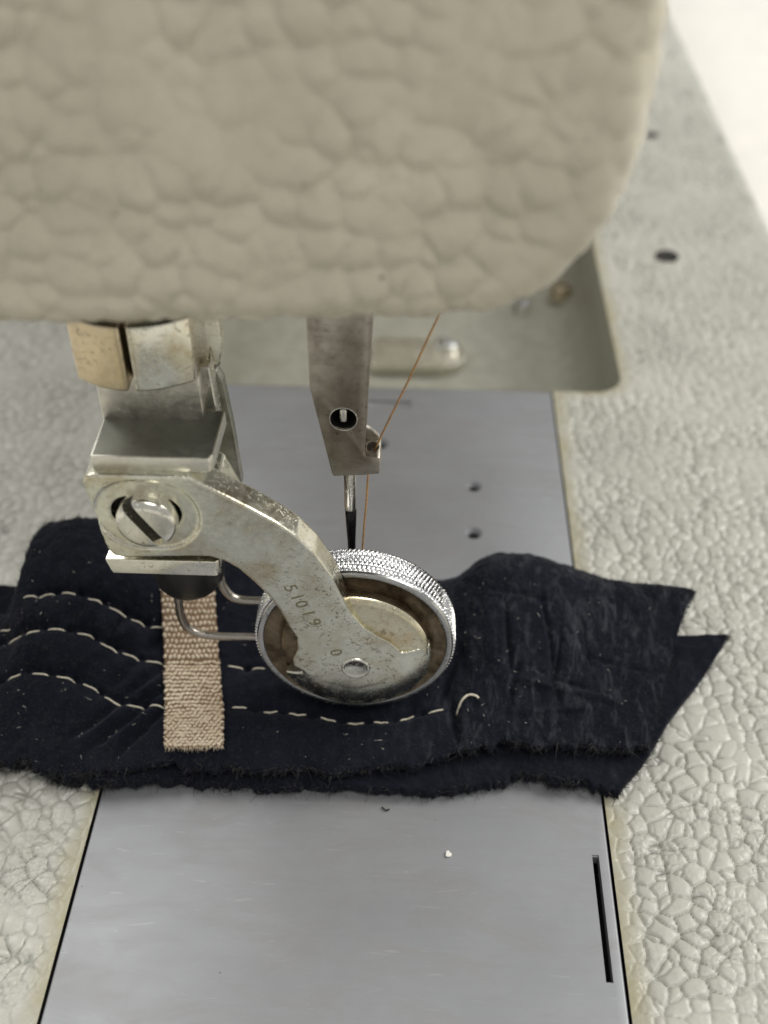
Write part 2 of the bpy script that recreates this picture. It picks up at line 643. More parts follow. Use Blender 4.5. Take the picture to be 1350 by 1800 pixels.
# ================================================================== SEWING MACHINE
machine = empty('sewing_machine', (0, 20, -4))
tag(machine, 'cream hammer-finish industrial sewing machine, its big head above the roller and its bed below', 'sewing machine')

# ---- bed
PX, PY1 = 3.37, 8.19          # opening for the plates
RX, RY0, RY1, RR = 4.75, 8.2, 19.0, 0.55


def rrect_sdf(x, y):
    cx, cy = 0, (RY0 + RY1) / 2
    qx = np.abs(x - cx) - (RX - RR)
    qy = np.abs(y - cy) - ((RY1 - RY0) / 2 - RR)
    return np.hypot(np.maximum(qx, 0), np.maximum(qy, 0)) + np.minimum(np.maximum(qx, qy), 0) - RR


def lines(a, b, step):
    return np.linspace(a, b, max(2, int(round((b - a) / step)) + 1))


BX = 8.75
flt = [(BX + 0.5 * math.sin(t), -0.5 + 0.5 * math.cos(t)) for t in np.linspace(0.2, PI / 2, 7)] + [(BX + 0.5, -4.0)]
xs = np.concatenate([lines(PX, 6.0, 0.018), lines(6.0, BX, 0.035)[1:]])
mid = lines(-PX, PX, 0.15)[1:-1]
XL = [(-x, z) for x, z in flt[::-1]] + [(-x, 0) for x in xs[::-1]] + [(x, 0) for x in mid] + [(x, 0) for x in xs] + flt
XL = np.array(XL)
YL = np.concatenate([lines(-14, -5.5, 0.5)[:-1], lines(-5.5, 2.2, 0.018)[:-1], lines(2.2, PY1, 0.03), lines(PY1, 20, 0.07)[1:], lines(20, 47, 0.3)[1:]])
GX = np.broadcast_to(XL[:, 0][None], (len(YL), len(XL))).copy()
GZ = np.broadcast_to(XL[:, 1][None], GX.shape).copy()
GY = np.broadcast_to(YL[:, None], GX.shape).copy()
sd = rrect_sdf(GX, GY)
near = (np.abs(sd) < 0.05) & (GY > PY1 + 0.001)
e = 1e-3
gxn = (rrect_sdf(GX + e, GY) - rrect_sdf(GX - e, GY)) / (2 * e)
gyn = (rrect_sdf(GX, GY + e) - rrect_sdf(GX, GY - e)) / (2 * e)
GX = np.where(near, GX - gxn * sd, GX)
GY = np.where(near, GY - gyn * sd, GY)
hh, cr = hammered(GX + 20, GY + 20, 0.215, 3)
dpl = np.where(GY < PY1, np.abs(GX) - PX, 9)
dedge = np.minimum(np.where(dpl < 0, 9, dpl), np.abs(rrect_sdf(GX, GY)))
flat = np.clip(dedge / 0.28, 0, 1) ** 0.8
low = 0.02 * fbm(GX * 0.8, GY * 0.8, 70)
GZ = GZ + ((hh - 0.8) * 0.05) * flat + low * flat - 0.01 * (1 - flat)
wear = np.clip(1 - dedge / (0.16 + 0.22 * vnoise(GX * 1.7, GY * 1.7, 90)), 0, 1)
F = grid_faces(*GX.shape)
V = np.stack([GX, GY, GZ], -1).reshape(-1, 3)
cxy = V[F].mean(1)
keep = ~((np.abs(cxy[:, 0]) < PX) & (cxy[:, 1] < PY1)) & ~(rrect_sdf(cxy[:, 0], cxy[:, 1]) < 0)
me = raw_mesh('bed', V, F[keep])
attr(me, 'crevice', cr * (0.35 + 0.65 * flat))
attr(me, 'edge_wear', wear)
bed = link('bed', me, M['enamel'], machine)
bed['label'] = 'cream pebbled enamel bed, worn yellowish beside the plates'

# channel under the plates
ch = join_bm(box_bm(-PX, PX, -14, PY1, -1.6, -1.5), box_bm(-PX - 0.05, -PX, -14, PY1, -1.6, -0.03), box_bm(PX, PX + 0.05, -14, PY1, -1.6, -0.03))
link('plate_channel', bm_mesh('plate_channel', ch), M['void'], bed)


# recess behind the plate
def rr_ring(off, z, n=30):
    pts = []
    x1, y0, y1, r = RX - off, RY0 + off, RY1 - off, max(0.05, RR - off * 0.3)
    for (cx, cy, a) in ((x1 - r, y1 - r, 0), (-x1 + r, y1 - r, 90), (-x1 + r, y0 + r, 180), (x1 - r, y0 + r, 270)):
        for t in np.linspace(a, a + 90, n // 3):
            pts.append((cx + r * math.cos(R(t)), cy + r * math.sin(R(t)), z))
    return pts


rings = [rr_ring(-0.02, -0.015), rr_ring(0.0, -0.05), rr_ring(0.02, -0.9)]
for t in np.linspace(0, PI / 2, 8):
    rings.append(rr_ring(0.03 + 1.1 * (1 - math.cos(t)), -1.2 - 1.1 * math.sin(t)))
rings.append(rr_ring(2.6, -2.31))
rings.append(rr_ring(4.4, -2.32))
nr = len(rings[0])
V = np.array(rings).reshape(-1, 3)
me = raw_mesh('bed_recess', V, grid_faces(len(rings), nr, True))
bm = bmesh.new()
bm.from_mesh(me)
bm.verts.ensure_lookup_table()
bm.faces.new([bm.verts[(len(rings) - 1) * nr + k] for k in range(nr)])
bmesh.ops.recalc_face_normals(bm, faces=bm.faces)
bmesh.ops.reverse_faces(bm, faces=bm.faces)
bm.to_mesh(me)
bm.free()
auto_smooth(me, 50)
recess = link('bed_recess', me, M['recess'], machine)

# steel strip and screws lying in the recess
bm = bmesh.new()
pts = [(-0.4, 12.0), (1.25, 12.0)] + [(1.25 + 0.62 * math.sin(t), 12.62 - 0.62 * math.cos(t)) for t in np.linspace(0, PI, 12)] + [(-0.4, 13.24)]
bm.free()
strip = link('latch_strip', bm_mesh('latch_strip', prism_bm(pts, -2.3, -2.05, 0.03, 2, 'xy')), M['jaw'], machine)


def screw_head(name, c, r, h, mat, parent, slot_ang=30, axis='Z'):
    prof = [(0.0001, h), (r * 0.6, h * 0.985), (r * 0.85, h * 0.93), (r * 0.95, h * 0.82), (r, h * 0.62), (r, -0.02), (0.0001, -0.02)]
    V, F = lathe(prof, 40, (0, 0, 0), 'Z')
    me = raw_mesh(name, V, F)
    bm = bmesh.new()
    bm.from_mesh(me)
    bmesh.ops.remove_doubles(bm, verts=bm.verts, dist=1e-4)
    bmesh.ops.recalc_face_normals(bm, faces=bm.faces)
    bm.to_mesh(me)
    bm.free()
    c1 = box_bm(-r * 1.3, r * 1.3, -r * 0.19, r * 0.19, h * 0.1, h * 2)
    bmesh.ops.rotate(c1, verts=c1.verts, cent=(0, 0, 0), matrix=Matrix.Rotation(R(slot_ang), 3, 'Z'))
    me = cut(me, [c1], name)
    if axis == 'Y':
        me.transform(Matrix.Rotation(R(90), 4, 'X'))
    me.transform(Matrix.Translation(c))
    auto_smooth(me, 35)
    return link(name, me, mat, parent)


screw_head('strip_screw', (1.38, 12.8, -2.05), 0.26, 0.2, M['chrome'], strip)
screw_head('recess_screw', (4.25, 15.2, -2.0), 0.24, 0.35, M['brass'], recess)
screw_head('recess_screw', (3.3, 14.9, -2.3), 0.2, 0.35, M['chrome'], recess)
for hx, hy, hr in ((6.4, 13.7, 0.22), (7.0, 20.6, 0.13)):
    link('oil_hole', lathe_mesh('oil_hole', [(hr * 1.25, 0.012), (hr, 0.02), (hr * 0.85, 0.008), (0.001, 0.006)], 28, (hx, hy, 0), 'Z'), M['void'], bed)

# ---- head
HO = np.array([(1.49, 7.47), (1.88, 7.69), (2.19, 8.04), (2.38, 8.38), (2.49, 8.8), (2.55, 9.3), (2.57, 9.9), (2.57, 11.5), (2.57, 13.0),
               (2.35, 13.8), (1.6, 14.2), (0, 14.3), (-2.5, 14.3), (-4.0, 14.2), (-4.75, 13.8), (-5.0, 13.0), (-5.0, 11), (-5.0, 9.3), (-4.9, 8.5),
               (-4.6, 7.85), (-4.1, 7.45), (-3.6, 7.27), (-3.0, 7.23), (-1.6, 7.27), (-0.26, 7.32), (0.6, 7.35), (1.1, 7.38)])


def closed_spline(P, n):
    k = len(P)
    Q = np.concatenate([P[-3:], P, P[:4]])
    D = spline(Q, (len(Q) - 1) * 60 + 1)[180:180 + k * 60 + 1]
    s = np.concatenate([[0], np.cumsum(np.linalg.norm(np.diff(D, axis=0), axis=1))])
    t = np.linspace(0, s[-1], n, endpoint=False)
    return np.stack([np.interp(t, s, D[:, 0]), np.interp(t, s, D[:, 1])], 1)


NO = 760
HC = closed_spline(HO, NO)
tg = np.roll(HC, -1, 0) - np.roll(HC, 1, 0)
tg /= np.linalg.norm(tg, axis=1, keepdims=True)
nout = np.stack([tg[:, 1], -tg[:, 0]], 1)
if ((HC - HC.mean(0)) * nout).sum() < 0:
    nout = -nout
YF, FR = -1.5, 0.34
inner = HC - nout * FR
ctr = np.array([-1.2, 10.6])
rings, uvs, nrm = [], [], []
rings.append(np.stack([HC[:, 0], np.full(NO, 7.0), HC[:, 1]], 1)); uvs.append(HC + nout * 8); nrm.append(np.stack([nout[:, 0], 0 * nout[:, 0], nout[:, 1]], 1))
for y in (4.0, 1.5, 0.0, -0.6, -0.9):
    rings.append(np.stack([HC[:, 0], np.full(NO, y), HC[:, 1]], 1)); uvs.append(HC + nout * (y - YF)); nrm.append(nrm[0])
for t in np.linspace(0, PI / 2, 12):
    q = inner + nout * FR * math.cos(t)
    rings.append(np.stack([q[:, 0], np.full(NO, YF + FR - FR * math.sin(t)), q[:, 1]], 1))
    uvs.append(inner + nout * FR * (PI / 2 - t))
    nrm.append(np.stack([nout[:, 0] * math.cos(t), np.full(NO, -math.sin(t)), nout[:, 1] * math.cos(t)], 1))
for s in np.linspace(1, 0.0, 92)[1:]:
    s = max(s, 0.003)
    q = ctr + (inner - ctr) * s
    rings.append(np.stack([q[:, 0], np.full(NO, YF), q[:, 1]], 1)); uvs.append(q); nrm.append(np.tile([0, -1.0, 0], (NO, 1)))
V = np.array(rings).reshape(-1, 3)
UVS = np.array(uvs).reshape(-1, 2)
N = np.array(nrm).reshape(-1, 3)
hh, cr = hammered(UVS[:, 0] + 30, UVS[:, 1] + 10, 0.31, 8, 0.36)
V = V + N * ((hh - 0.7) * 0.042 + 0.06 * fbm(UVS[:, 0] * 0.9, UVS[:, 1] * 0.9, 33))[:, None]
F = grid_faces(len(rings), NO, True)
cz = V[F].mean(1)
me = raw_mesh('head_cover', V, F[~((cz[:, 2] < 8.0) & (cz[:, 1] > -0.75) & (np.abs(cz[:, 0] + 1.2) < 3.5))])   # hollow from below
attr(me, 'crevice', cr)
attr(me, 'edge_wear', cr * 0)
hd = link('head_cover', me, M['enamel_head'], machine)
hd['label'] = 'large cream head cover with rounded lower corner, out of focus'
arm_bm = join_bm(box_bm(-4.9, 3.2, 6.8, 24, 7.4, 13.6, 0.4, 4), box_bm(-5.2, 1.4, 20, 27, -0.6, 13.4, 0.6, 4))  # unseen arm, made wide to shade the rear plate
me = bm_mesh('machine_arm', arm_bm)
auto_smooth(me, 40)
attr(me, 'crevice', np.zeros(len(me.vertices)))
link('machine_arm', me, M['enamel_head'], machine)
# unseen black panel added inside the head to darken reflections below
link('reflection_blocker', bm_mesh('reflection_blocker', box_bm(-4.3, 1.8, -1.0, 6.9, 8.1, 8.2)), M['void'], hd)
adopt(machine)

# ================================================================== PLATES
sp = bm_mesh('slide_plate', box_bm(-3.335, 3.335, -14, 0.298, -0.16, 0.0, 0.03, 3))
chf = box_bm(3.108, 3.222, -3.757, -2.073, -0.02, 0.1)
for v in chf.verts:
    if v.co.z < 0:
        v.co.x = 3.165 + (v.co.x - 3.165) * 0.70
slot = box_bm(3.125, 3.205, -3.74, -2.09, -0.3, 0.1)
sp = cut(sp, [slot, chf], 'slide_plate')
auto_smooth(sp, 30)
slide = link('slide_plate', sp, M['plate'])
tag(slide, 'front grey steel slide plate with a narrow black slot near its right edge', 'slide plate')
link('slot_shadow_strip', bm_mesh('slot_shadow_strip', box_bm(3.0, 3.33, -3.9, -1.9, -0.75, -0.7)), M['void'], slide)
npm = bm_mesh('needle_plate', box_bm(-3.335, 3.335, 0.312, 8.16, -0.16, 0.0, 0.018, 2))


def hole(x, y, r, depth=0.5):
    V, F = lathe([(0.0001, 0.1), (r * 1.55, 0.1), (r * 1.55, 0.0), (r, -0.07), (r, -depth), (0.0001, -depth)], 36, (x, y, 0), 'Z')
    m_ = raw_mesh('c', V, F)
    b = bmesh.new()
    b.from_mesh(m_)
    bmesh.ops.remove_doubles(b, verts=b.verts, dist=1e-4)
    bpy.data.meshes.remove(m_)
    return b


npm = cut(npm, [hole(1.77, 5.21, 0.088), hole(1.74, 3.99, 0.094), hole(0.08, 6.38, 0.10), box_bm(-0.3, 0.62, 7.50, 7.74, -0.05, 0.1, 0.04, 2)], 'needle_plate')
auto_smooth(npm, 30)
nplate = link('needle_plate', npm, M['plate'])
tag(nplate, 'rear grey steel needle plate with countersunk holes behind the needle', 'needle plate')

# ================================================================== ROLLER PRESSER FOOT
foot = empty('roller_presser_foot', (-2.2, 0.5, 7.0))
tag(foot, 'tarnished nickel roller presser foot pressing its knurled wheel on the navy leather', 'presser foot')
AX, AZ, YA = 0.02, 1.83, -0.70      # wheel axis and the plane of the arm's face

# presser bar and the split collar
link('presser_bar', lathe_mesh('presser_bar', [(0.001, 7.5), (0.36, 7.5), (0.36, 6.3), (0.001, 6.3)], 40, (-2.33, 0.5, 0), 'Z'), M['steel_dark'], foot)


def collar_half(x0, x1, side):
    n = 20
    xc, hw = -2.33, 0.66
    xx = np.linspace(x0, x1, n)
    fr = [(x, -0.2 + 0.24 * abs((x - xc) / hw) ** 2.2) for x in xx]
    poly = fr + [(x1, 1.1), (x0, 1.1)]
    bm = prism_bm(poly, 5.70, 6.52, 0, 2, 'xy')
    es = [e for e in bm.edges if e.calc_face_angle(0) > 0.6]
    bmesh.ops.bevel(bm, geom=es, offset=0.035, segments=3, profile=0.5, affect='EDGES')
    me = bm_mesh('collar_half', bm)
    auto_smooth(me, 32)
    return me


link('collar_half', collar_half(-2.985, -2.365, 0), M['brass'], foot)['label'] = 'gold coloured tarnished half of the collar'
link('collar_half', collar_half(-2.295, -1.665, 1), M['nickel'], foot)['label'] = 'nickel coloured half of the collar'
link('collar_core', bm_mesh('collar_core', box_bm(-2.5, -2.1, 0.3, 1.0, 5.75, 6.45)), M['void'], foot)

# shank with its two jaws
sh = box_bm(-2.815, -1.655, 0.1, 1.0, 3.34, 5.705, 0.012, 1)
me = bm_mesh('shank', sh)
auto_smooth(me, 30)
shank = link('shank', me, M['steel_brushed'], foot)
uj = prism_bm([(-2.80, -0.6), (-1.50, -0.6), (-1.46, -0.5), (-1.44, 0.3), (-2.81, 0.3)], 4.925, 5.125, 0.022, 2, 'xy')
me = bm_mesh('jaw', uj)
auto_smooth(me, 30)
jo = link('jaw', me, [M['jaw'], M['jaw_top_shade']], foot)
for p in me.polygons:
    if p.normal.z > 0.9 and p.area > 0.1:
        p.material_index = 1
lj = prism_bm([(-2.885, -0.6), (-1.58, -0.6), (-1.53, -0.55), (-1.5, 0.3), (-2.85, 0.3)], 3.335, 3.575, 0.022, 2, 'xy')
for v in lj.verts:
    if v.co.z < 3.45 and v.co.x < -2.5:
        v.co.x += 0.05
me = bm_mesh('jaw', lj)
auto_smooth(me, 30)
link('jaw', me, M['nickel_clean'], foot)
# side bracket
b1 = prism_bm([(-1.68, 5.5), (-1.56, 5.46), (-1.5, 5.3), (-1.44, 4.6), (-1.40, 3.75), (-1.80, 3.75), (-1.80, 5.5)], 0.6, 0.78, 0.02, 2)
me = bm_mesh('side_bracket', b1)
auto_smooth(me, 30)
link('side_bracket', me, M['steel_dark'], foot)
b2 = prism_bm([(-1.75, 6.6), (-1.45, 6.6), (-1.43, 5.95), (-1.47, 5.66), (-1.53, 5.62), (-1.56, 5.86), (-1.60, 5.74), (-1.56, 5.58), (-1.75, 5.56)], 0.42, 0.62, 0.012, 1)
me = bm_mesh('bracket_hook', b2)
auto_smooth(me, 30)
link('bracket_hook', me, M['nickel'], foot)
b3 = prism_bm([(-1.74, 5.72), (-1.575, 5.72), (-1.53, 4.9), (-1.74, 4.9)], 0.3, 0.56, 0.012, 1)
link('shank_cheek', bm_mesh('shank_cheek', b3), M['roller_face'], foot)

# the arm: block, neck and domed end fused into one worn casting
armpoly = [(-2.905, 4.84), (-2.86, 4.92), (-2.76, 4.945), (-1.86, 4.945), (-1.72, 4.93), (-1.39, 4.72), (-1.05, 4.49), (-0.78, 4.29), (-0.58, 4.10), (-0.38, 3.83),
           (-0.19, 3.45), (-0.07, 3.07), (0.02, 2.83), (0.16, 2.60), (0.33, 2.45), (0.49, 2.34), (0.61, 2.20), (0.60, 1.98), (0.52, 1.75), (0.34, 1.55),
           (0.02, 1.45), (-0.35, 1.55), (-0.60, 1.70), (-0.78, 1.84), (-0.77, 1.98), (-0.70, 2.16), (-0.70, 2.37), (-0.79, 2.58), (-0.87, 2.86), (-0.99, 3.13), (-1.14, 3.36),
           (-1.3, 3.57), (-1.45, 3.69), (-1.62, 3.755), (-1.9, 3.745), (-2.6, 3.70), (-2.74, 3.73), (-2.80, 3.83)]
core = prism_bm(armpoly, YA, -0.33, 0.0)
blockp = [(-2.90, 4.84), (-2.85, 4.92), (-1.85, 4.92), (-1.45, 4.7), (-1.3, 4.3), (-1.5, 3.76), (-2.7, 3.71), (-2.8, 3.83)]
blk = prism_bm(blockp, YA + 0.05, 0.05)
hubR = 0.995
dome = []
for r in np.linspace(0.02, hubR, 26):
    dome.append((r, YA + 0.002 + 0.10 * max(0.0, (r - 0.62) / (hubR - 0.62)) ** 2.2))
dome += [(hubR, YA + 0.26), (0.02, YA + 0.26)]
V, F = lathe(dome, 120, (AX, 0, AZ + 0.165), 'Y', R(-158), R(14))
dm = raw_mesh('d', V, F)
db = bmesh.new()
db.from_mesh(dm)
bpy.data.meshes.remove(dm)
nprof, nang = len(dome), 120
db.verts.ensure_lookup_table()
for a in (0, nang - 1):
    db.faces.new([db.verts[k * nang + a] for k in range(nprof)])
for a in range(nang - 1):
    db.faces.new([db.verts[a], db.verts[a + 1], db.verts[(nprof - 1) * nang + a + 1], db.verts[(nprof - 1) * nang + a]])
bmesh.ops.recalc_face_normals(db, faces=db.faces)
am = fuse(join_bm(core, blk, db), 0.017, 0, name='roller_arm')


def stadium(cx, cz, hl, r, y0, y1, n=14):
    pts = [(cx + hl + r * math.cos(t), cz + r * math.sin(t)) for t in np.linspace(-PI / 2, PI / 2, n)]
    pts += [(cx - hl + r * math.cos(t), cz + r * math.sin(t)) for t in np.linspace(PI / 2, 3 * PI / 2, n)]
    return prism_bm(pts, y0, y1)


am = cut(am, [stadium(-2.26, 4.36, 0.10, 0.505, YA - 0.2, YA + 0.035)], 'roller_arm')
am = cut(am, [stadium(-2.27, 4.375, 0.165, 0.235, YA - 0.2, YA + 0.28)], 'roller_arm')
bm = bmesh.new()
bm.from_mesh(am)
am2 = fuse(bm, 0.015, 4, 0.5, 'roller_arm')
bpy.data.meshes.remove(am)


def settle(me, clamp=True):
    """the lower half of the arm is cranked back towards the wheel"""
    for v in me.vertices:
        t = min(1.0, max(0.0, (4.2 - v.co.z) / 1.9))
        d = 0.25 * t * t * (3 - 2 * t)
        y = v.co.y + d
        if clamp and v.co.z < 3.7 and v.co.y > -0.5:
            y = min(y, -0.27)
        v.co.y = y
        v.co.z -= 1.02 * d
    me.update()


settle(am2)
arm = link('roller_arm', am2, M['nickel'], foot)
arm['label'] = 'curved nickel arm with worn edges and a domed end over the wheel'

# hub disc seen beside the arm, its recess shade painted in as brown
hubp = [(0.001, -0.41), (0.45, -0.41), (0.66, -0.41), (0.80, -0.405), (0.89, -0.395), (0.945, -0.375), (0.965, -0.34), (0.95, -0.30), (0.5, -0.3)]
back = [(0.001, -0.33), (0.80, -0.33), (0.90, -0.32), (0.945, -0.29), (0.945, -0.15), (0.001, -0.12)]
hub = link('hub_disc', lathe_mesh('hub_disc', back, 110, (AX, 0, AZ)), M['oil_shade'], foot)
hub['label'] = 'hub disc beside the arm, its recess shade painted brown'
V, F = lathe(hubp[:-2], 60, (AX, 0, AZ), 'Y', R(-2), R(114))
me = raw_mesh('hub_shoulder', V, F)
auto_smooth(me, 50)
link('hub_shoulder', me, M['hub'], arm)['label'] = 'golden stained shoulder of the domed arm end'
# rivet on the axis
rv = [(0.001, YA - 0.006), (0.135, YA - 0.006), (0.148, YA - 0.016), (0.165, YA - 0.026), (0.182, YA - 0.018), (0.195, YA + 0.03), (0.001, YA + 0.03)]
rvm = lathe_mesh('rivet', rv, 64, (AX + 0.02, 0, AZ + 0.02), deg=60)
settle(rvm, False)
link('rivet', rvm, M['nickel_clean'], arm)


# stamped figures
def stamped(body, x, z, h):
    cu = bpy.data.curves.new('stamp', 'FONT')
    cu.body = body
    cu.size = h
    cu.extrude = 0.004
    cu.space_character = 1.15
    o = bpy.data.objects.new('stamp', cu)
    COL.objects.link(o)
    dg = bpy.context.evaluated_depsgraph_get()
    me = bpy.data.meshes.new_from_object(o.evaluated_get(dg))
    bpy.data.objects.remove(o)
    a = Vector((0.40, 0, -0.917))
    u = Vector((0.917, 0, 0.40))
    w = a.cross(u)
    m4 = Matrix((a.to_4d(), u.to_4d(), w.to_4d(), (0, 0, 0, 1))).transposed()
    for i in range(3):
        m4[3][i] = 0
    m4.translation = Vector((x, YA - 0.0005, z))
    me.transform(m4)
    settle(me, False)
    return link('stamped_figure', me, M['grime'], arm)


for chx, (x, z) in zip('51019', ((-0.80, 3.30), (-0.735, 3.15), (-0.69, 3.03), (-0.62, 2.87), (-0.55, 2.71))):
    stamped(chx, x, z, 0.23)
stamped('0', -0.30, 2.16, 0.23)

# clamp screw
cs = screw_head('clamp_screw', (-2.245, YA + 0.03, 4.345), 0.345, 0.21, M['nickel_clean'], foot, slot_ang=-58, axis='Y')
sb = box_bm(-0.31, 0.31, -0.064, 0.064, 0.03, 0.06)  # dark bar laid in the slot, painting in its dark reflection
sbm = bm_mesh('slot_shade_bar', sb)
sbm.transform(Matrix.Translation((-2.245, YA + 0.03, 4.345)) @ Matrix.Rotation(R(90), 4, 'X') @ Matrix.Rotation(R(-58), 4, 'Z'))
link('slot_shade_bar', sbm, M['slot'], cs)
# dark bore behind the screw
link('slot_bore', bm_mesh('slot_bore', stadium(-2.27, 4.375, 0.17, 0.24, YA + 0.20, YA + 0.30)), M['void'], foot)

# roller wheel with real diamond knurling
RW, Y0, Y1 = 1.31, -0.205, 0.19
nt, nw = 140 * 8, 56
th = np.linspace(0, 2 * PI, nt, endpoint=False)[None]
yy = np.linspace(Y0, Y1, nw)[:, None]
pitch = 2 * PI * RW / 140
tri = lambda q: 1 - np.abs((q % 1.0) * 2 - 1)
pa = th * 140 / (2 * PI) + yy / pitch * 0.5
pb = th * 140 / (2 * PI) - yy / pitch * 0.5
hgt = np.minimum(tri(pa), tri(pb))
hgt = np.minimum(hgt, 0.92)
edge = np.clip(np.minimum(yy - Y0, Y1 - yy) / 0.02, 0, 1)
rr = RW - 0.04 + 0.042 * hgt * edge
V = np.stack([AX + rr * np.cos(th), np.broadcast_to(yy, rr.shape), AZ + rr * np.sin(th)], -1).reshape(-1, 3)
me = raw_mesh('roller_wheel', V, grid_faces(nw, nt, True)[:, ::-1], shade=False)
roller = link('roller_wheel', me, M['chrome'], foot)
roller['label'] = 'bright chrome knurled rim of the roller wheel'
fp = [(1.276, -0.205), (1.272, -0.235), (1.255, -0.25), (1.20, -0.25), (1.185, -0.24)]
link('wheel_face', lathe_mesh('wheel_face', fp, 150, (AX, 0, AZ)), M['roller_face'], roller)
fo = [(1.185, -0.243), (1.17, -0.232), (1.08, -0.222), (0.95, -0.20), (0.85, -0.15), (0.5, -0.12), (0.001, -0.12)]
link('wheel_recess', lathe_mesh('wheel_recess', fo, 120, (AX, 0, AZ)), M['oil_shade'], roller)
fb = [(1.276, 0.19), (1.26, 0.205), (0.3, 0.205), (0.001, 0.205)]
link('wheel_back', lathe_mesh('wheel_back', fb, 120, (AX, 0, AZ)), M['roller_face'], roller)

# rubber guard knob and its bent wires
kp = [(0.001, 3.36), (0.54, 3.36), (0.555, 3.2), (0.54, 2.95), (0.49, 2.62), (0.44, 2.35), (0.38, 2.25), (0.2, 2.19), (0.001, 2.18)]
link('guard_knob', lathe_mesh('guard_knob', kp, 60, (-2.18, 0.42, 0), 'Z', 50), M['rubber'], foot)
w1 = spline(np.array([(-2.37, 0.35, 2.5), (-2.375, 0.35, 1.9), (-2.375, 0.35, 1.62), (-2.31, 0.35, 1.40), (-2.17, 0.35, 1.29), (-1.93, 0.35, 1.25), (-1.4, 0.35, 1.25), (-0.6, 0.36, 1.25), (0.0, 0.37, 1.25)]), 60)
link('guard_wire', tube_mesh('guard_wire', w1, 0.056, 14), M['wire'], foot)
w2 = spline(np.array([(-1.80, 0.5, 2.6), (-1.80, 0.5, 2.2), (-1.765, 0.5, 2.02), (-1.69, 0.5, 1.89), (-1.55, 0.5, 1.82), (-1.28, 0.5, 1.81), (-0.6, 0.5, 1.81)]), 50)
link('guard_wire', tube_mesh('guard_wire', w2, 0.058, 14), M['wire'], foot)
adopt(foot)

# ================================================================== NEEDLE BAR
nb = empty('needle_clamp', (-0.1, 0.5, 7.2))
tag(nb, 'brown steel needle clamp with the needle in it, behind the roller wheel', 'needle clamp')
poly = [(-0.455, 7.5), (-0.46, 5.44), (-0.245, 4.20), (-0.225, 4.165), (0.10, 4.19), (0.315, 4.22), (0.33, 4.25), (0.33, 4.46), (0.30, 4.475), (0.155, 4.475), (0.145, 4.5), (0.255, 6.33), (0.255, 7.5)]
body = bm_mesh('clamp_body', prism_bm(poly, 0.32, 0.92, 0.014, 2))
c1 = bmesh.new()
bmesh.ops.create_cone(c1, cap_ends=True, segments=36, radius1=0.155, radius2=0.155, depth=0.5, matrix=Matrix.Translation((-0.09, 0.4, 5.02)) @ Matrix.Rotation(R(90), 4, 'X'))
c2 = bmesh.new()
bmesh.ops.create_cone(c2, cap_ends=True, segments=30, radius1=0.075, radius2=0.075, depth=1.0, matrix=Matrix.Translation((0.235, 0.52, 4.4)) @ Matrix.Scale(1.25, 4, (0, 1, 0)))
c3 = box_bm(0.16, 0.6, 0.72, 1.2, 3.8, 5.5)
body = cut(body, [c1, c2, c3], 'clamp_body')
auto_smooth(body, 30)
link('clamp_body', body, M['needle_bar'], nb)
fin = prism_bm([(0.12, 4.3), (0.31, 4.3), (0.31, 4.52), (0.22, 4.62), (0.12, 4.68)], 0.66, 0.72, 0.01, 1)
link('thread_fin', bm_mesh('thread_fin', fin), M['needle_bar'], nb)
link('screw_bore', lathe_mesh('screw_bore', [(0.153, 0.345), (0.153, 0.62), (0.001, 0.62)], 36, (-0.09, 0, 5.02)), M['void'], nb)
ss = box_bm(-0.145, -0.045, 0.38, 0.6, 4.91, 5.12, 0.035, 3)
me = bm_mesh('set_screw', ss)
auto_smooth(me, 30)
link('set_screw', me, M['needle_steel'], nb)
rim = lathe_mesh('bore_rim', [(0.152, 0.36), (0.156, 0.318), (0.162, 0.317), (0.168, 0.323)], 40, (-0.09, 0, 5.02))
link('bore_rim', rim, M['nickel_clean'], nb)
nd = lathe_mesh('needle', [(0.001, 4.3), (0.078, 4.3), (0.078, 3.53), (0.072, 3.51), (0.001, 3.505)], 30, (-0.05, 0.5, 0), 'Z')
needle = link('needle', nd, M['needle_steel'], nb)
nd2 = lathe_mesh('needle_shaft', [(0.07, 3.515), (0.074, 3.48), (0.066, 3.25), (0.052, 2.95), (0.046, 2.6), (0.045, 0.9), (0.02, 0.5), (0.001, 0.3)], 30, (-0.045, 0.5, 0), 'Z')
link('needle_shaft', nd2, M['needle_black'], needle)
adopt(nb)

# ================================================================== THREAD
tp = spline(np.array([(1.50, 0.5, 7.7), (1.22, 0.5, 6.95), (0.94, 0.5, 6.24), (0.60, 0.5, 5.33), (0.27, 0.52, 4.46), (0.205, 0.54, 4.24), (0.175, 0.53, 4.0), (0.135, 0.52, 3.4), (0.09, 0.51, 2.8), (0.02, 0.5, 1.6), (-0.04, 0.5, 0.95)]), 110)
tp = tp + np.stack([0.002 * np.sin(np.linspace(0, 50, 110)), 0 * tp[:, 0], 0 * tp[:, 0]], 1)
th_o = link('sewing_thread', tube_mesh('sewing_thread', tp, 0.0125, 8), M['thread'])
tag(th_o, 'fine orange brown thread running down from the head through the needle clamp', 'thread')

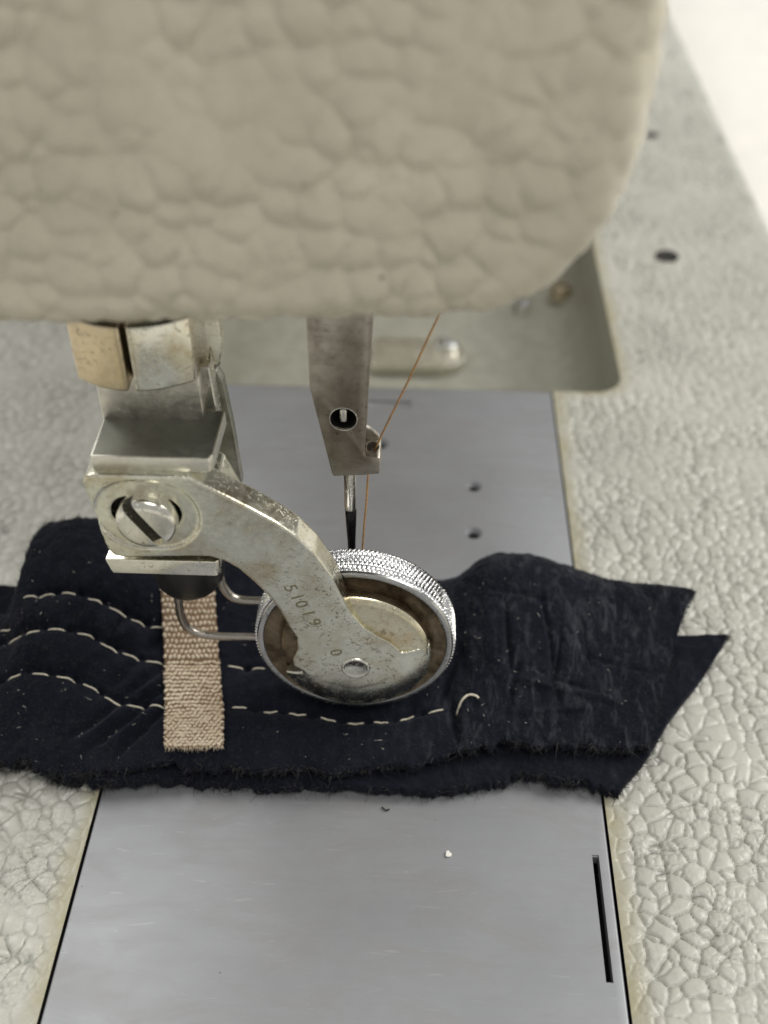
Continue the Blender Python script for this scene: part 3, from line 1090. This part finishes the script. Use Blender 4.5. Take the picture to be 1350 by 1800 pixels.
# ================================================================== LEATHER
UP = np.array([[[-5.35, -1.22, 0.4], [-5.49, -0.68, 0.55], [-5.62, -0.17, 0.72], [-5.72, 0.24, 0.84], [-5.83, 0.61, 0.9], [-5.93, 0.91, 0.88], [-5.93, 1.36, 0.58]],
[[-4.67, -1.2, 0.38], [-4.81, -0.62, 0.55], [-4.9, -0.17, 0.75], [-4.99, 0.23, 0.88], [-5.05, 0.52, 0.97], [-5.14, 0.79, 0.95], [-5.14, 1.24, 0.65]],
[[-4.21, -1.23, 0.35], [-4.39, -0.62, 0.6], [-4.53, -0.1, 0.92], [-4.65, 0.32, 1.15], [-4.75, 0.66, 1.3], [-4.91, 1.08, 1.32], [-4.91, 1.53, 1.02]],
[[-3.8, -1.35, 0.33], [-4.01, -0.66, 0.6], [-4.21, 0.05, 1.0], [-4.41, 0.68, 1.35], [-4.68, 1.44, 1.55], [-4.86, 2.01, 1.5], [-4.86, 2.46, 1.2]],
[[-3.44, -1.3, 0.33], [-3.65, -0.61, 0.5], [-3.82, 0.04, 0.85], [-3.99, 0.68, 1.25], [-4.19, 1.43, 1.58], [-4.4, 2.18, 1.6], [-4.4, 2.63, 1.3]],
[[-3.04, -1.19, 0.34], [-3.18, -0.59, 0.5], [-3.36, 0.09, 0.75], [-3.48, 0.63, 1.1], [-3.63, 1.36, 1.5], [-3.89, 2.3, 1.55], [-3.89, 2.75, 1.25]],
[[-2.4, -1.15, 0.36], [-2.49, -0.57, 0.5], [-2.66, 0.23, 0.62], [-2.79, 0.89, 0.85], [-2.89, 1.46, 1.2], [-3.06, 2.2, 1.3], [-3.06, 2.65, 1.0]],
[[-1.64, -1.15, 0.38], [-1.72, -0.54, 0.5], [-1.84, 0.34, 0.54], [-1.95, 1.14, 0.62], [-2.02, 1.78, 0.8], [-2.08, 2.23, 0.9], [-2.08, 2.68, 0.6]],
[[-0.73, -1.17, 0.4], [-0.78, -0.64, 0.49], [-0.85, 0.1, 0.5], [-0.92, 0.84, 0.52], [-1.0, 1.71, 0.55], [-1.07, 2.39, 0.6], [-1.07, 2.84, 0.3]],
[[0.25, -1.12, 0.4], [0.22, -0.63, 0.48], [0.19, -0.04, 0.5], [0.15, 0.9, 0.52], [0.11, 1.8, 0.52], [0.08, 2.42, 0.55], [0.08, 2.87, 0.25]],
[[1.22, -0.88, 0.42], [1.22, -0.44, 0.52], [1.22, 0.18, 0.62], [1.21, 0.89, 0.78], [1.21, 1.41, 0.88], [1.19, 1.8, 0.9], [1.19, 2.25, 0.6]],
[[1.83, -0.72, 0.42], [1.83, -0.28, 0.6], [1.84, 0.24, 0.82], [1.84, 0.88, 1.05], [1.87, 1.53, 1.2], [1.92, 2.11, 1.18], [1.92, 2.56, 0.88]],
[[2.52, -0.67, 0.42], [2.54, -0.22, 0.55], [2.59, 0.32, 0.76], [2.62, 0.98, 0.98], [2.65, 1.64, 1.12], [2.68, 2.15, 1.1], [2.68, 2.6, 0.8]],
[[3.25, -0.66, 0.42], [3.36, -0.14, 0.5], [3.47, 0.47, 0.62], [3.54, 1.1, 0.77], [3.63, 1.63, 0.87], [3.67, 2.01, 0.86], [3.67, 2.46, 0.56]],
[[3.97, -0.64, 0.42], [4.16, -0.10, 0.50], [4.34, 0.45, 0.58], [4.53, 1.00, 0.68], [4.70, 1.44, 0.80], [4.86, 1.76, 0.90], [4.88, 1.84, 0.93]]])

ROWS = [  # seam rows: (x, y) of the stitch middles
    [(-5.45, 0.74), (-5.0, 0.6)],
    [(-4.65, 0.91), (-4.44, 0.97), (-4.13, 1.01), (-3.75, 0.94), (-3.44, 0.89), (-3.16, 0.84), (-2.89, 0.84)],
    [(-5.29, 0.43), (-4.79, 0.41), (-4.52, 0.42), (-4.21, 0.49), (-3.82, 0.5), (-3.5, 0.41), (-3.21, 0.39), (-2.88, 0.36)],
    [(-5.12, -0.18), (-4.71, -0.08), (-4.34, -0.09), (-4.01, -0.08), (-3.67, -0.12), (-3.35, -0.26), (-3.04, -0.3), (-2.73, -0.29)],
    [(-1.74, 0.44), (-1.42, 0.45)],
    [(-1.6, -0.24), (-1.17, -0.26), (-0.79, -0.3), (-0.36, -0.36), (0.02, -0.39), (0.36, -0.37), (0.72, -0.29), (1.11, -0.23)]]


def seg_dist(x, y, a, b):
    ax, ay = a
    bx, by = b
    dx, dy = bx - ax, by - ay
    t = np.clip(((x - ax) * dx + (y - ay) * dy) / (dx * dx + dy * dy + 1e-9), 0, 1)
    return np.hypot(x - ax - t * dx, y - ay - t * dy), t


WR = [  # wrinkles: ax, ay, bx, by, width, height
    (-2.62, 0.05, -3.5, -1.0, 0.075, -0.22), (-2.72, 0.32, -3.8, -0.85, 0.085, -0.22), (-2.55, -0.25, -3.15, -1.1, 0.07, -0.2),
    (-2.78, 0.75, -3.45, -0.2, 0.085, -0.22), (-2.7, 0.5, -3.3, -0.35, 0.09, 0.16), (-2.6, -0.1, -3.35, -1.05, 0.08, 0.15),
    (-2.95, 0.95, -3.75, 0.15, 0.11, 0.14), (-3.2, 1.1, -3.6, 0.2, 0.08, -0.18), (-2.65, 0.2, -3.7, -0.95, 0.07, 0.14), (-3.5, 1.3, -4.2, 0.5, 0.1, -0.1),
    (1.28, 0.15, 1.4, -0.75, 0.07, -0.12), (1.42, 0.6, 1.15, -0.1, 0.08, -0.12), (2.1, 1.3, 2.15, 0.0, 0.045, -0.06), (2.62, 1.5, 2.78, -0.1, 0.04, -0.06),
    (2.88, 1.1, 2.7, -0.2, 0.035, -0.06), (3.2, 1.4, 3.28, 0.3, 0.04, -0.045), (2.3, 0.7, 2.08, -0.3, 0.05, -0.06), (1.95, 0.2, 3.8, 0.0, 0.06, 0.05),
    (1.4, 1.0, 1.55, 0.2, 0.07, -0.1), (3.4, -0.1, 2.2, -0.25, 0.05, 0.04), (1.9, 1.5, 2.9, 1.35, 0.06, -0.04), (3.0, 0.7, 4.2, 0.5, 0.05, -0.035), (2.4, 0.35, 3.2, 0.15, 0.04, -0.05)]


def relief(x, y):
    d = 0.09 * fbm(x * 1.1, y * 1.1, 5) + 0.085 * fbm(x * 3.2, y * 3.2, 15, 3) + 0.03 * fbm(x * 14, y * 14, 25, 3)
    near_row = 0
    for row in ROWS:
        for a, b in zip(row[:-1], row[1:]):
            near_row = np.maximum(near_row, np.exp(-(seg_dist(x, y, a, b)[0] / 0.11) ** 2))
    for ax, ay, bx, by, w, h in WR:
        q, t = seg_dist(x + 0.12 * fbm(x * 2, y * 2, 66), y + 0.12 * fbm(x * 2 + 7, y * 2, 67), (ax, ay), (bx, by))
        d = d + (0.6 if bx < -1 else 1.2) * h * (1 - 0.85 * near_row) * np.exp(-(q / (0.8 * w)) ** 2) * np.clip(np.sin(PI * (0.08 + 0.84 * t)), 0, 1)
    for row in ROWS:
        for a, b in zip(row[:-1], row[1:]):
            if abs(a[0] - b[0]) > 1:
                continue
            q, t = seg_dist(x, y, a, b)
            d = d - 0.032 * np.exp(-(q / 0.06) ** 2) - 0.035 * np.exp(-(q / 0.16) ** 2)
            m = ((a[0] + b[0]) / 2, (a[1] + b[1]) / 2)
            q = np.hypot(x - m[0], y - m[1])
            d = d - 0.07 * np.exp(-(q / 0.05) ** 2)
    return d


def solid_sheet(name, S, thick, ragged=0.03, seed=0, bump=True):
    """S (rows near->back, cols left->right, 3) top surface -> closed sheet of leather"""
    nr, nc, _ = S.shape
    S = S.copy()
    if ragged:
        j = np.arange(nc)
        rag = ragged * (fbm(j * 0.09, np.zeros(nc), seed, 4) * 2 + 0.6 * fbm(j * 0.45, np.zeros(nc), seed + 3, 3))
        w = np.clip(1 - np.arange(nr) / 10.0, 0, 1)[:, None]
        S[:, :, 1] += rag[None] * w
    du = np.gradient(S, axis=1)
    dv = np.gradient(S, axis=0)
    Nn = np.cross(du, dv)
    Nn /= np.linalg.norm(Nn, axis=2, keepdims=True) + 1e-9
    if bump:
        S = S + Nn * relief(S[..., 0], S[..., 1])[..., None]
    # round the near and the side edges a little
    B = S - Nn * thick
    rows_mid = []
    for f, out in ((0.3, 0.022), (0.65, 0.018)):
        E = S[0] * (1 - f) + B[0] * f
        E = E + np.array([0, -1, 0]) * (out + 0.09 * fbm(np.arange(nc) * 0.22, np.full(nc, f * 20), seed + 9, 4))[:, None]
        rows_mid.append(E)
    V = np.concatenate([S.reshape(-1, 3), B.reshape(-1, 3), np.array(rows_mid).reshape(-1, 3)])
    n0 = nr * nc
    F = [grid_faces(nr, nc), grid_faces(nr, nc, off=n0)[:, ::-1]]
    j = np.arange(nc - 1)
    m1, m2 = 2 * n0, 2 * n0 + nc
    for a, b in ((0, m1), (m1, m2), (m2, n0)):
        F.append(np.stack([b + j, b + j + 1, a + j + 1, a + j], 1))
    bk = (nr - 1) * nc
    F.append(np.stack([bk + j, bk + j + 1, n0 + bk + j + 1, n0 + bk + j], 1))
    i = np.arange(nr - 1)
    F.append(np.stack([i * nc, (i + 1) * nc, n0 + (i + 1) * nc, n0 + i * nc], 1))
    F.append(np.stack([i * nc + nc - 1, n0 + i * nc + nc - 1, n0 + (i + 1) * nc + nc - 1, (i + 1) * nc + nc - 1], 1))
    me = raw_mesh(name, V, np.concatenate(F))
    return me, S, Nn


S = spline(np.swapaxes(spline(UP, 620), 0, 1), 210)
me, S_up, N_up = solid_sheet('suede_strip', S, 0.19, 0.11, 100)
upper = link('suede_strip', me, M['suede'])
tag(upper, 'upper navy suede strip with rows of cream stitching under the roller wheel', 'leather piece')
bvh_up = BVHTree.FromPolygons([tuple(v) for v in S_up.reshape(-1, 3)], grid_faces(*S_up.shape[:2]).tolist())


def surf(x, y, bvh=bvh_up):
    hit = bvh.ray_cast(Vector((x, y, 6)), Vector((0, 0, -1)))
    return (hit[0], hit[1]) if hit[0] else (Vector((x, y, 0.5)), Vector((0, 0, 1)))


# lower strip
LN = np.array([[-5.5, -1.06], [-4.8, -1.07], [-4.34, -1.03], [-3.89, -1.23], [-3.3, -1.32], [-2.19, -1.26], [-1.43, -1.28], [-0.43, -1.3], [0.93, -1.3], [1.84, -1.14], [2.38, -1.01], [2.99, -1.09]])
RG = np.array([[3.54, -1.17, 0.19], [3.93, -0.71, 0.2], [4.44, 0.1, 0.22], [4.93, 0.74, 0.24], [5.36, 1.36, 0.33], [5.42, 1.5, 0.36]])
nst, nrow = len(LN), 6
BK = np.array([[-6.2, 2.1], [-5.5, 2.1], [-4.9, 2.0], [-4.3, 1.6], [-3.7, 1.3], [-2.6, 1.2], [-1.5, 1.2], [-0.4, 1.2], [1.0, 1.3], [2.0, 1.4], [2.9, 1.45], [3.9, 1.5]])
L = np.zeros((nst + 1, nrow, 3))
for i in range(nst):
    for r in range(nrow):
        f = r / (nrow - 1)
        L[i, r, :2] = LN[i] * (1 - f) + BK[i] * f
        L[i, r, 2] = 0.19 + 0.03 * math.sin(i * 1.9) * (1 - f)
        if i < 4:
            L[i, r, 2] += 0.16 * f * (1 if i < 3 else 0.5)
for r in range(nrow):
    L[nst, r] = RG[r]
S = spline(np.swapaxes(spline(L, 560), 0, 1), 120)
me, S_lo, N_lo = solid_sheet('suede_strip', S, 0.17, 0.12, 300)
lower = link('suede_strip', me, M['suede_under'])
tag(lower, 'lower navy suede strip peeking out below and to the right of the stitched one', 'leather piece')

# ---- stitches, each an object of its own
def stitch(pts, r, lift, parent, name='stitch'):
    P = []
    n = 13
    A = spline(np.array(pts, float), n)
    for k in range(n):
        t = k / (n - 1)
        p, nn = surf(A[k, 0], A[k, 1])
        P.append(np.array(p + nn * (lift * math.sin(PI * t) ** 0.6 - 0.012)))
    P = np.array(P)
    for _ in range(2):
        P[1:-1] = (P[:-2] + 2 * P[1:-1] + P[2:]) / 4
    rad = r * (0.55 + 0.45 * np.sin(PI * np.linspace(0.04, 0.96, n)) ** 0.5)
    return link(name, tube_mesh(name, P, rad, 8), M['stitch'], parent)


for row in ROWS:
    for k, (x, y) in enumerate(row):
        a = row[max(0, k - 1)]
        b = row[min(len(row) - 1, k + 1)]
        d = np.array([b[0] - a[0], b[1] - a[1]])
        d = d / (np.linalg.norm(d) + 1e-9)
        hl = 0.118 + random.uniform(-0.02, 0.02)
        j = random.uniform(-0.02, 0.02)
        c = np.array([x, y + 0.0])
        pts = [c - d * hl + (0, j), c + (random.uniform(-0.01, 0.01), 0.012), c + d * hl - (0, j)]
        stitch(pts, 0.0132, 0.028, upper)
tail = []
for x, y, dz in ((1.40, -0.24, 0.0), (1.45, -0.18, 0.06), (1.54, -0.11, 0.08), (1.64, -0.11, 0.06), (1.69, -0.14, 0.04)):
    p, nn = surf(x, y)
    tail.append((p.x, p.y, p.z + dz))
link('thread_tail', tube_mesh('thread_tail', spline(np.array(tail), 22), 0.0165, 8), M['stitch'], upper)


# ---- loose fibres
def fibres(name, base, direc, length, rad, parent, mat, curl=0.4, segs=3, seed=1):
    g = np.random.default_rng(seed)
    n = len(base)
    d = np.array(direc, float)
    d /= np.linalg.norm(d, axis=1, keepdims=True) + 1e-9
    rnd = g.normal(size=(n, 3))
    side = np.cross(d, rnd)
    side /= np.linalg.norm(side, axis=1, keepdims=True) + 1e-9
    w = np.cross(d, side)
    out = []
    for k in range(segs + 1):
        t = k / segs
        c = base + d * (length * t)[:, None] + side * (curl * length * t * t * g.uniform(0.2, 1.2, n))[:, None]
        r = rad * (1 - 0.85 * t)
        for m in range(3):
            a = 2 * PI * m / 3
            out.append(c + r[:, None] * (math.cos(a) * side + math.sin(a) * w))
    V = np.stack(out, 1)
    f = []
    for k in range(segs):
        for m in range(3):
            a, b = k * 3 + m, k * 3 + (m + 1) % 3
            f.append((a, b, b + 3, a + 3))
    F = (np.arange(n)[:, None, None] * ((segs + 1) * 3) + np.array(f)[None]).reshape(-1, 4)
    o = link(name, raw_mesh(name, V.reshape(-1, 3), F), mat, parent)
    o['kind'] = 'stuff'
    return o


def edge_fuzz(S, Nn, thick, parent, n, seed, ring='near', lmul=1.0, mat='fibre'):
    g = np.random.default_rng(seed)
    nr, nc, _ = S.shape
    clump = np.clip(fbm(np.arange(4000) * 0.10, np.zeros(4000), seed, 4) * 2.6 + 0.45, 0.1, 1)
    if ring == 'near':
        j = g.integers(0, nc, n)
        i = g.integers(0, 3, n)
        out = np.tile([0, -1.0, 0], (n, 1))
    elif ring == 'right':
        j = nc - 1 - g.integers(0, 3, n)
        i = g.integers(0, nr, n)
        out = np.tile([0.9, -0.3, 0], (n, 1))
    else:
        j = g.integers(0, nc, n)
        i = nr - 1 - g.integers(int(nr * 0.12), int(nr * 0.2), n)
        out = np.tile([0, 0.5, 0.9], (n, 1))
    keep = g.random(n) < clump[(j if ring != 'right' else i) % 4000]
    i, j, out = i[keep], j[keep], out[keep]
    n = len(i)
    base = S[i, j] - Nn[i, j] * (g.uniform(0, 1, n) * thick * (ring != 'back'))[:, None] + out * 0.012
    d = out + g.normal(size=(n, 3)) * 0.55 + np.array([0, 0, 0.1])
    ln = g.gamma(1.5, 0.032, n) * lmul + 0.02
    return fibres('edge_fibre', base, d, ln, g.uniform(0.003, 0.008, n), parent, M[mat], 1.5, 5, seed)


edge_fuzz(S_up, N_up, 0.17, upper, 3600, 21)
edge_fuzz(S_up, N_up, 0.17, upper, 900, 22, 'right', 0.5)
edge_fuzz(S_up, N_up, 0.17, upper, 1600, 23, 'back', 0.5)
edge_fuzz(S_lo, N_lo, 0.15, lower, 3600, 24)
edge_fuzz(S_lo, N_lo, 0.15, lower, 900, 25, 'right', 0.5)
edge_fuzz(S_up, N_up, 0.12, upper, 2600, 41, 'near', 0.9, 'fibre_grey')
edge_fuzz(S_lo, N_lo, 0.10, lower, 1800, 44, 'near', 0.9, 'fibre_grey')
# velvety nap over the visible suede
for SS, NN, par, cnt, sd_ in ((S_up, N_up, upper, 14000, 31), (S_lo, N_lo, lower, 12000, 32)):
    g = np.random.default_rng(sd_)
    i = g.integers(0, SS.shape[0] - 12, cnt)
    j = g.integers(0, SS.shape[1], cnt)
    b = SS[i, j] + g.normal(size=(cnt, 3)) * 0.008
    d = NN[i, j] * 0.55 + g.normal(size=(cnt, 3)) * 0.7
    fibres('nap', b - NN[i, j] * 0.004, d, g.uniform(0.02, 0.055, cnt), np.full(cnt, 0.0028), par, M['fibre_grey' if par is upper else 'fibre'], 0.6, 1, sd_)
# pale lint caught in the nap
g = np.random.default_rng(77)
cnt = 150
i = g.integers(4, 150, cnt)
j = g.integers(0, 600, cnt)
fibres('lint', S_up[i, j] + N_up[i, j] * 0.012, g.normal(size=(cnt, 3)) * np.array([1, 1, 0.2]), g.gamma(1.5, 0.018, cnt) + 0.012, np.full(cnt, 0.0045), upper, M['lint'], 0.8, 2, 78)

# ================================================================== TAPE
RIB = np.array([[(-2.5, -0.97), (-1.72, -0.95)], [(-2.54, -0.7), (-1.76, -0.66)], [(-2.58, -0.42), (-1.8, -0.37)], [(-2.65, -0.05), (-1.88, 0.0)], [(-2.71, 0.3), (-1.96, 0.4)],
                [(-2.78, 0.71), (-2.05, 0.89)], [(-2.86, 1.15), (-2.15, 1.43)], [(-2.93, 1.54), (-2.21, 1.88)]])
RS = spline(RIB, 90)
cols = np.linspace(0, 1, 40)
G2 = RS[:, 0][:, None] * (1 - cols)[None, :, None] + RS[:, 1][:, None] * cols[None, :, None]
Z = np.zeros(G2.shape[:2])
for a in range(Z.shape[0]):
    for b in range(Z.shape[1]):
        Z[a, b] = surf(G2[a, b, 0], G2[a, b, 1])[0].z
K = np.ones(13) / 13
for _ in range(2):
    Z = np.apply_along_axis(lambda q: np.convolve(np.pad(q, 6, 'edge'), K, 'valid'), 0, Z)
    Z = np.apply_along_axis(lambda q: np.convolve(np.pad(q, 6, 'edge'), K, 'valid'), 1, Z)
fold = np.exp(-((np.arange(90) - 51.5) / 1.6) ** 2)
Z = Z + 0.06 - 0.05 * fold[:, None]
Z[:6] += np.linspace(0.02, 0, 6)[:, None]
T3 = np.dstack([G2, Z])
dn = np.cross(np.gradient(T3, axis=1), np.gradient(T3, axis=0))
dn /= np.linalg.norm(dn, axis=2, keepdims=True)
B3 = T3 - dn * 0.035
nr_, nc_ = Z.shape
n0 = nr_ * nc_
FF = [grid_faces(nr_, nc_), grid_faces(nr_, nc_, off=n0)[:, ::-1]]
j = np.arange(nc_ - 1)
i = np.arange(nr_ - 1)
FF.append(np.stack([j, n0 + j, n0 + j + 1, j + 1], 1))
FF.append(np.stack([i * nc_, (i + 1) * nc_, n0 + (i + 1) * nc_, n0 + i * nc_], 1))
FF.append(np.stack([i * nc_ + nc_ - 1, n0 + i * nc_ + nc_ - 1, n0 + (i + 1) * nc_ + nc_ - 1, (i + 1) * nc_ + nc_ - 1], 1))
tape = link('woven_tape', raw_mesh('woven_tape', np.concatenate([T3.reshape(-1, 3), B3.reshape(-1, 3)]), np.concatenate(FF)), M['tape'])
tag(tape, 'short beige woven tape with a frayed end lying across the navy suede', 'tape')


def samp(A, u, v):
    a, b = u * (A.shape[0] - 1), v * (A.shape[1] - 1)
    i, j = np.minimum(a.astype(int), A.shape[0] - 2), np.minimum(b.astype(int), A.shape[1] - 2)
    fa, fb = (a - i)[:, None], (b - j)[:, None]
    return A[i, j] * (1 - fa) * (1 - fb) + A[i + 1, j] * fa * (1 - fb) + A[i, j + 1] * (1 - fa) * fb + A[i + 1, j + 1] * fa * fb


bm = bmesh.new()
bmesh.ops.create_icosphere(bm, subdivisions=2, radius=1)
ico = np.array([v.co[:] for v in bm.verts])
icf = np.array([[v.index for v in f.verts] for f in bm.faces])
bm.free()
g = np.random.default_rng(5)
uu, vv, upw = [], [], []
NRW, NCL = 40, 12
for a in range(NRW):
    for b in range(NCL):
        v = (b + 0.5 + 0.5 * (a % 2) - 0.25) / NCL
        if 0.01 < v < 0.99:
            uu.append((a + 0.5 + g.uniform(-.12, .12)) / NRW)
            vv.append(v + g.uniform(-.006, .006))
            upw.append(1 if a > 23 else 0)
uu, vv, upw = np.array(uu), np.array(vv), np.array(upw)
C0 = samp(T3, uu, vv)
Nn = samp(dn, uu, vv)
Nn /= np.linalg.norm(Nn, axis=1, keepdims=True)
du = samp(np.gradient(T3, axis=0), uu, vv)
du /= np.linalg.norm(du, axis=1, keepdims=True)
dv = np.cross(du, Nn)
dv /= np.linalg.norm(dv, axis=1, keepdims=True)
ang = np.where(upw == 1, 1.15, 0.35) + g.normal(size=len(uu)) * 0.34
ang = ang * np.where(g.random(len(uu)) < 0.7, 1, -1)
ax1 = dv * np.cos(ang)[:, None] + du * np.sin(ang)[:, None]
ax2 = np.cross(Nn, ax1)
sc = g.uniform(0.85, 1.15, len(uu))
VV = C0[:, None] + (Nn * 0.004)[:, None] + ico[None, :, 0:1] * (ax1 * (0.037 * sc)[:, None])[:, None] + ico[None, :, 1:2] * (ax2 * (0.024 * sc)[:, None])[:, None] + ico[None, :, 2:3] * (Nn * (0.016 * sc)[:, None])[:, None]
FA = (np.arange(len(uu))[:, None, None] * len(ico) + icf[None]).reshape(-1, 3)
yo = link('yarn', raw_mesh('yarn', VV.reshape(-1, 3), FA), M['yarn'], tape)
yo['kind'] = 'stuff'
# frayed loops at the cut end and selvedges
base, dirs, lens = [], [], []
for k in range(150):
    v = g.uniform(0, 1)
    p = samp(T3, np.array([0.004]), np.array([v]))[0]
    base.append(p + (0, 0, -0.02 + g.uniform(-0.015, 0.02)))
    dirs.append((g.normal() * 0.35, -1, g.normal() * 0.25 - 0.1))
    lens.append(g.uniform(0.02, 0.075))
for k in range(120):
    v = 0.0 if k % 2 else 1.0
    p = samp(T3, np.array([g.uniform(0, 0.6)]), np.array([v]))[0]
    base.append(p)
    dirs.append((-1 if v == 0 else 1, g.normal() * 0.5, 0.1))
    lens.append(g.uniform(0.008, 0.03))
fibres('frayed_end', np.array(base), np.array(dirs), np.array(lens), np.full(len(base), 0.009), tape, M['yarn'], 0.7, 3, 6)

# ================================================================== SCRAPS
pts = [(1.255, -2.17), (1.28, -2.185), (1.33, -2.175), (1.335, -2.13), (1.31, -2.12), (1.30, -2.09), (1.265, -2.10)]
sc_o = link('paper_scrap', bm_mesh('paper_scrap', prism_bm(pts, 0.004, 0.03, 0.006, 1, 'xy')), M['paper'])
tag(sc_o, 'tiny white scrap lying on the slide plate below the leather', 'scrap')
fs = link('fibre_scrap', tube_mesh('fibre_scrap', spline(np.array([(0.42, -1.47, .015), (0.47, -1.52, .02), (0.52, -1.50, .015)]), 9), 0.009, 7), M['fibre'])
tag(fs, 'tiny black fibre on the slide plate just below the leather', 'fibre')
